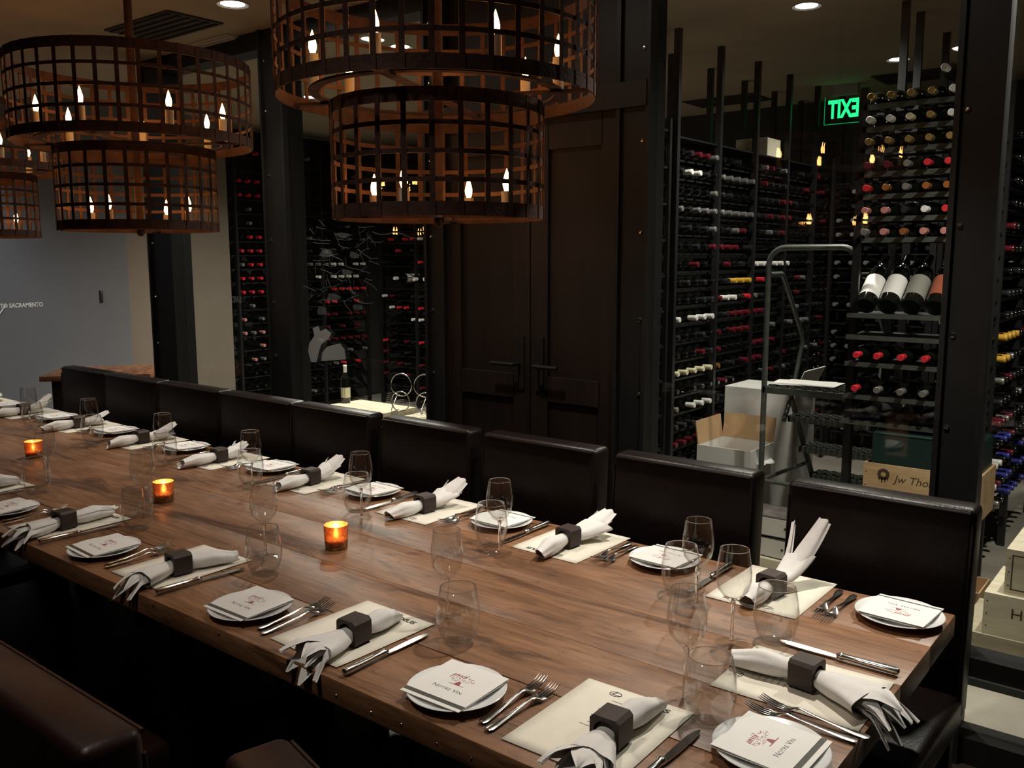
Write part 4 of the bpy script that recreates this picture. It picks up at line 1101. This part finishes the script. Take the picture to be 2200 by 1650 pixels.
# pine crate and green case on the island bottom shelf
def crate(name, label, lo, hi, m, lid=False, group=None, rz=0.0):
    c = ((lo[0] + hi[0]) / 2, (lo[1] + hi[1]) / 2, lo[2]); t = thing(name, label, 'crate', c, rz, group)
    sx, sy, sz = (hi[i] - lo[i] for i in range(3)); w = .011
    MB().b2((-sx / 2, -sy / 2, 0), (sx / 2, sy / 2, w)).build('bottom_board', m, t)
    for s in (-1, 1):
        MB().b2((-sx / 2, s * (sy / 2) - (w if s > 0 else 0), w), (sx / 2, s * (sy / 2) + (w if s < 0 else 0), sz - (w if lid else 0))).build('side_board', m, t)
        MB().b2((s * sx / 2 - (w if s > 0 else 0), -sy / 2 + w, w), (s * sx / 2 + (w if s < 0 else 0), sy / 2 - w, sz - (w if lid else 0))).build('end_board', m, t)
    if lid: MB().b2((-sx / 2, -sy / 2, sz - w), (sx / 2, sy / 2, sz)).build('lid', m, t)
    for sxx in (-1, 1):
        for k in range(3):
            MB().lathe([(0, .002), (.0035, 0)], 6, Matrix.Translation((sxx * (sx / 2 - .012), -sy / 2, sz * (.2 + .3 * k))) @ Matrix.Rotation(R(90), 4, 'X')).build('nail', BURN, t)
    return t
CRY = 4.34
a, b = at_y(1856, 990, CRY), at_y(2105, 1060, CRY)
cr = crate('wooden_crate', 'open pine wine crate with burnt seal under the island rack', (a.x, CRY, .366), (b.x, CRY + .34, .585), W_PINE)
sx = b.x - a.x
v = at_y(1972, 1037, CRY)
o = obj('lettering', text_mesh('Jw Thoma', .052, BURN, shear=.25), cr, (v.x - cr.location.x, -.1705, v.z - .366)); o.rotation_euler = (R(90), 0, 0)
mb = MB()
for k in range(16):
    a0, a1 = 2 * PI * k / 16, 2 * PI * (k + 1) / 16
    mb.add([(.028 * math.cos(a0), 0, .028 * math.sin(a0)), (.028 * math.cos(a1), 0, .028 * math.sin(a1)), (.012 * math.cos(a1), 0, .012 * math.sin(a1)), (.012 * math.cos(a0), 0, .012 * math.sin(a0))], [(0, 1, 2, 3)])
for x in (-.018, -.006, .008, .02): mb.add([(x - .004, 0, -.015), (x + .004, 0, -.015), (x + .002, 0, -.048 + abs(x)), (x - .002, 0, -.048 + abs(x))], [(0, 1, 2, 3)])
v = at_y(1898, 1019, CRY); mb.build('burnt_seal', BURN, cr).location = (v.x - cr.location.x, -.1705, v.z - .366)
gc = carton('green_case', 'dark green wine case sitting in the pine crate under the island rack', (a.x + .03, CRY + .013, .378), (b.x - .012, CRY + .30, .735), GREENBOX)
MB().b2((-.20, -.147, .353), (.20, -.140, .3575)).build('edge_band', mat('green_edge', (.06, .11, .10), .4), gc)
# printed boxes on a pale crate between the chairs
bk = crate('wooden_crate', 'pale wooden crate under the two printed gift boxes', (-1.83, 4.06, 0), (-1.45, 4.34, .10), W_PALE, True)
for k, z in enumerate((.1005, .2055)):
    t = thing('gift_box', 'black printed gift box with orange panels, %s one of the stack' % ('lower' if k == 0 else 'upper'), 'box', (-1.66, 4.20, z), R(-4 + 5 * k), 'printed gift boxes')
    rounded_box((-.13, -.11, 0), (.13, .11, .10), .002, 1).build('body', PRINTBLACK, t)
    MB().b2((-.128, -.1112, .006), (.10, -.1101, .094)).build('white_end', CARTON, t)
    MB().b2((.1301, -.10, .010), (.1312, .10, .045)).build('orange_panel', PRINTORANGE, t)
    MB().b2((.1301, -.09, .060), (.1312, .10, .088)).build('orange_panel', PRINTORANGE, t)
    MB().lathe([(0, .004), (.006, .002), (.007, 0)], 8, Matrix.Translation((.085, -.1112, .05)) @ Matrix.Rotation(R(90), 4, 'X')).build('stud', BLACK, t)
    MB().b2((-.12, -.10, .1001), (.12, .085, .1006)).build('printed_top', mat('printed_top', (.10, .085, .08), .4, var=.6, vscale=(18, 18, 18)), t)
# white wine cases stacked at the right
RYY = 3.62
a = at_y(2163, 1185, RYY)
ca = crate('wine_case', 'white-painted wooden wine case on top of the stack by the glass', (a.x, RYY, .3215), (a.x + .52, RYY + .34, .495), W_PALE, True, 'pale wine cases by the glass')
mb = MB()
for lo, hi in (((-.24, -.1712, .02), (.24, -.1702, .024)), ((-.24, -.1712, .150), (.24, -.1702, .154)), ((-.24, -.1712, .02), (-.236, -.1702, .154)), ((.236, -.1712, .02), (.24, -.1702, .154))): mb.b2(lo, hi)
mb.build('printed_border', BURN, ca)
cb_ = crate('wine_case', 'pale wooden wine case lettered HU below the white case', (a.x - .06, RYY - .02, .1605), (a.x + .50, RYY + .34, .321), W_PALE, True, 'pale wine cases by the glass')
q = at_y(2190, 1318, RYY - .02); loc = cb_.location
o = obj('lettering', text_mesh('HU', .055, BURN, xs=1.1, align='LEFT'), cb_, (q.x - .03 - loc.x, -.1812, .095)); o.rotation_euler = (R(90), 0, 0)
crate('wine_case', 'weathered wooden case at the bottom of the stack by the glass', (a.x - .14, RYY - .03, 0), (a.x + .50, RYY + .36, .16), wood_mat('weathered_case', (.30, .27, .18), (.40, .36, .26), (.50, .46, .34), scale=(1.4, 14, 14), rough=.7), True, 'pale wine cases by the glass')
oc = carton('small_carton', 'small open brown carton with a bright flap behind the stacked wine cases', (-.93, 4.0, 0), (-.70, 4.22, .17), KRAFT, True, [('F', .09, 70, CARTON)])
# stacked cases at the left with a bottle and wire rack
SX0, SX1, SY0, SY1 = -5.44, -4.81, 4.50, 4.84
for k, (z0, z1) in enumerate(((0, .115), (.116, .265), (.266, .42))):
    crate('wine_case', 'pale wooden wine case, %s of the stack under the wire bottle holder' % ('lowest', 'middle', 'topmost')[k], (SX0, SY0, z0), (SX1, SY1, z1), W_PALE, True, 'case stack in the left cellar')
crate('wine_case', 'pale wooden wine case standing lower beside the case stack', (-4.76, 4.62, 0), (-4.20, 4.98, .385), W_PALE, True, 'case stack in the left cellar')
q = at_z(739, 866, .42)
t = thing('wine_bottle', 'upright dark wine bottle with cream label standing on the pale case stack', 'wine bottle', (q.x, q.y + .02, .4205))
obj('bottle', BM, t); obj('capsule', CM['white'], t); MB().lathe([(.0379, .045), (.0379, .125)], 16).build('label', CAPS['cream'], t, 50)
q = at_z(870, 890, .42)
t = thing('wire_bottle_holder', 'curled steel wire bottle holder with four loops on the case stack', 'bottle holder', (q.x - .02, q.y + .07, .4205), R(20))
for (x, z, r_, y) in ((-.09, .20, .085, .05), (.10, .20, .085, .05), (-.05, .09, .075, -.05), (.15, .09, .075, -.05)):
    MB().tube([(x + r_ * math.cos(2 * PI * k / 24), y, z + r_ * math.sin(2 * PI * k / 24)) for k in range(24)], .0045, 8, closed=True).build('loop', STEEL, t, 50)
for x in (-.12, .12): MB().tube([(x, .06, .005), (x, -.06, .005), (x, -.06, .03), (x, .05, .13)], .0045, 8).build('foot_wire', STEEL, t, 50)
q = at_z(918, 893, .385)
t = thing('corkscrew_wire', 'small bent wire stand lying on the lower pale case', 'wire stand', (q.x, q.y, .3855), .4)
MB().tube([(-.12, 0, .005), (-.06, 0, .03), (0, 0, .005), (.06, 0, .035), (.12, 0, .005), (.14, .04, .05)], .004, 8).build('wire', STEEL, t, 50)
# box on top of the aisle rack
q = at_x(1655, 340, AX - .05)
carton('small_wooden_box', 'small pale wooden box sitting on top of the aisle rack', (AX - .26, q.y - .10, 2.235), (AX - .03, q.y + .12, 2.36), W_PALE)
MB().b2((AX - .30, 4.6, 2.225), (AX, 7.2, 2.234)).build('top_shelf', RACKM, [o for o in bpy.data.objects if o.name == 'wine_rack'][0])

# ------------------------------------------------------------------ exit sign, seen from behind
EYY = 6.75
a, b = at_y(1774, 264, EYY), at_y(1853, 206, EYY)
t = thing('exit_sign', 'green glowing EXIT sign on a clear hanging panel in the cellar', 'exit sign', ((a.x + b.x) / 2, EYY, 0))
zc = (a.z + b.z) / 2; hw_, hh_ = .14, .10
MB().b2((-hw_, -.004, zc - hh_), (hw_, .004, zc + hh_)).build('panel', ACRYL, t)
o = obj('lettering', text_mesh('EXIT', .175, EXITGREEN, xs=.62, bold=.006, mirror=True), t, (0, -.006, zc)); o.rotation_euler = (R(90), 0, 0)
mb = MB()
for lo, hi in (((-hw_, -.0062, zc - hh_), (hw_, -.0045, zc - hh_ + .004)), ((-hw_, -.0062, zc - hh_), (-hw_ + .003, -.0045, zc + hh_))): mb.b2(lo, hi)
mb.build('edge_glow', mat('exit_edge', (.02, .3, .1), .4, emit=(.02, 1, .28), emit_s=.25), t)
MB().b2((-.10, -.02, zc + hh_), (.10, .02, CCEIL - .001)).build('mount', VENTM, t)
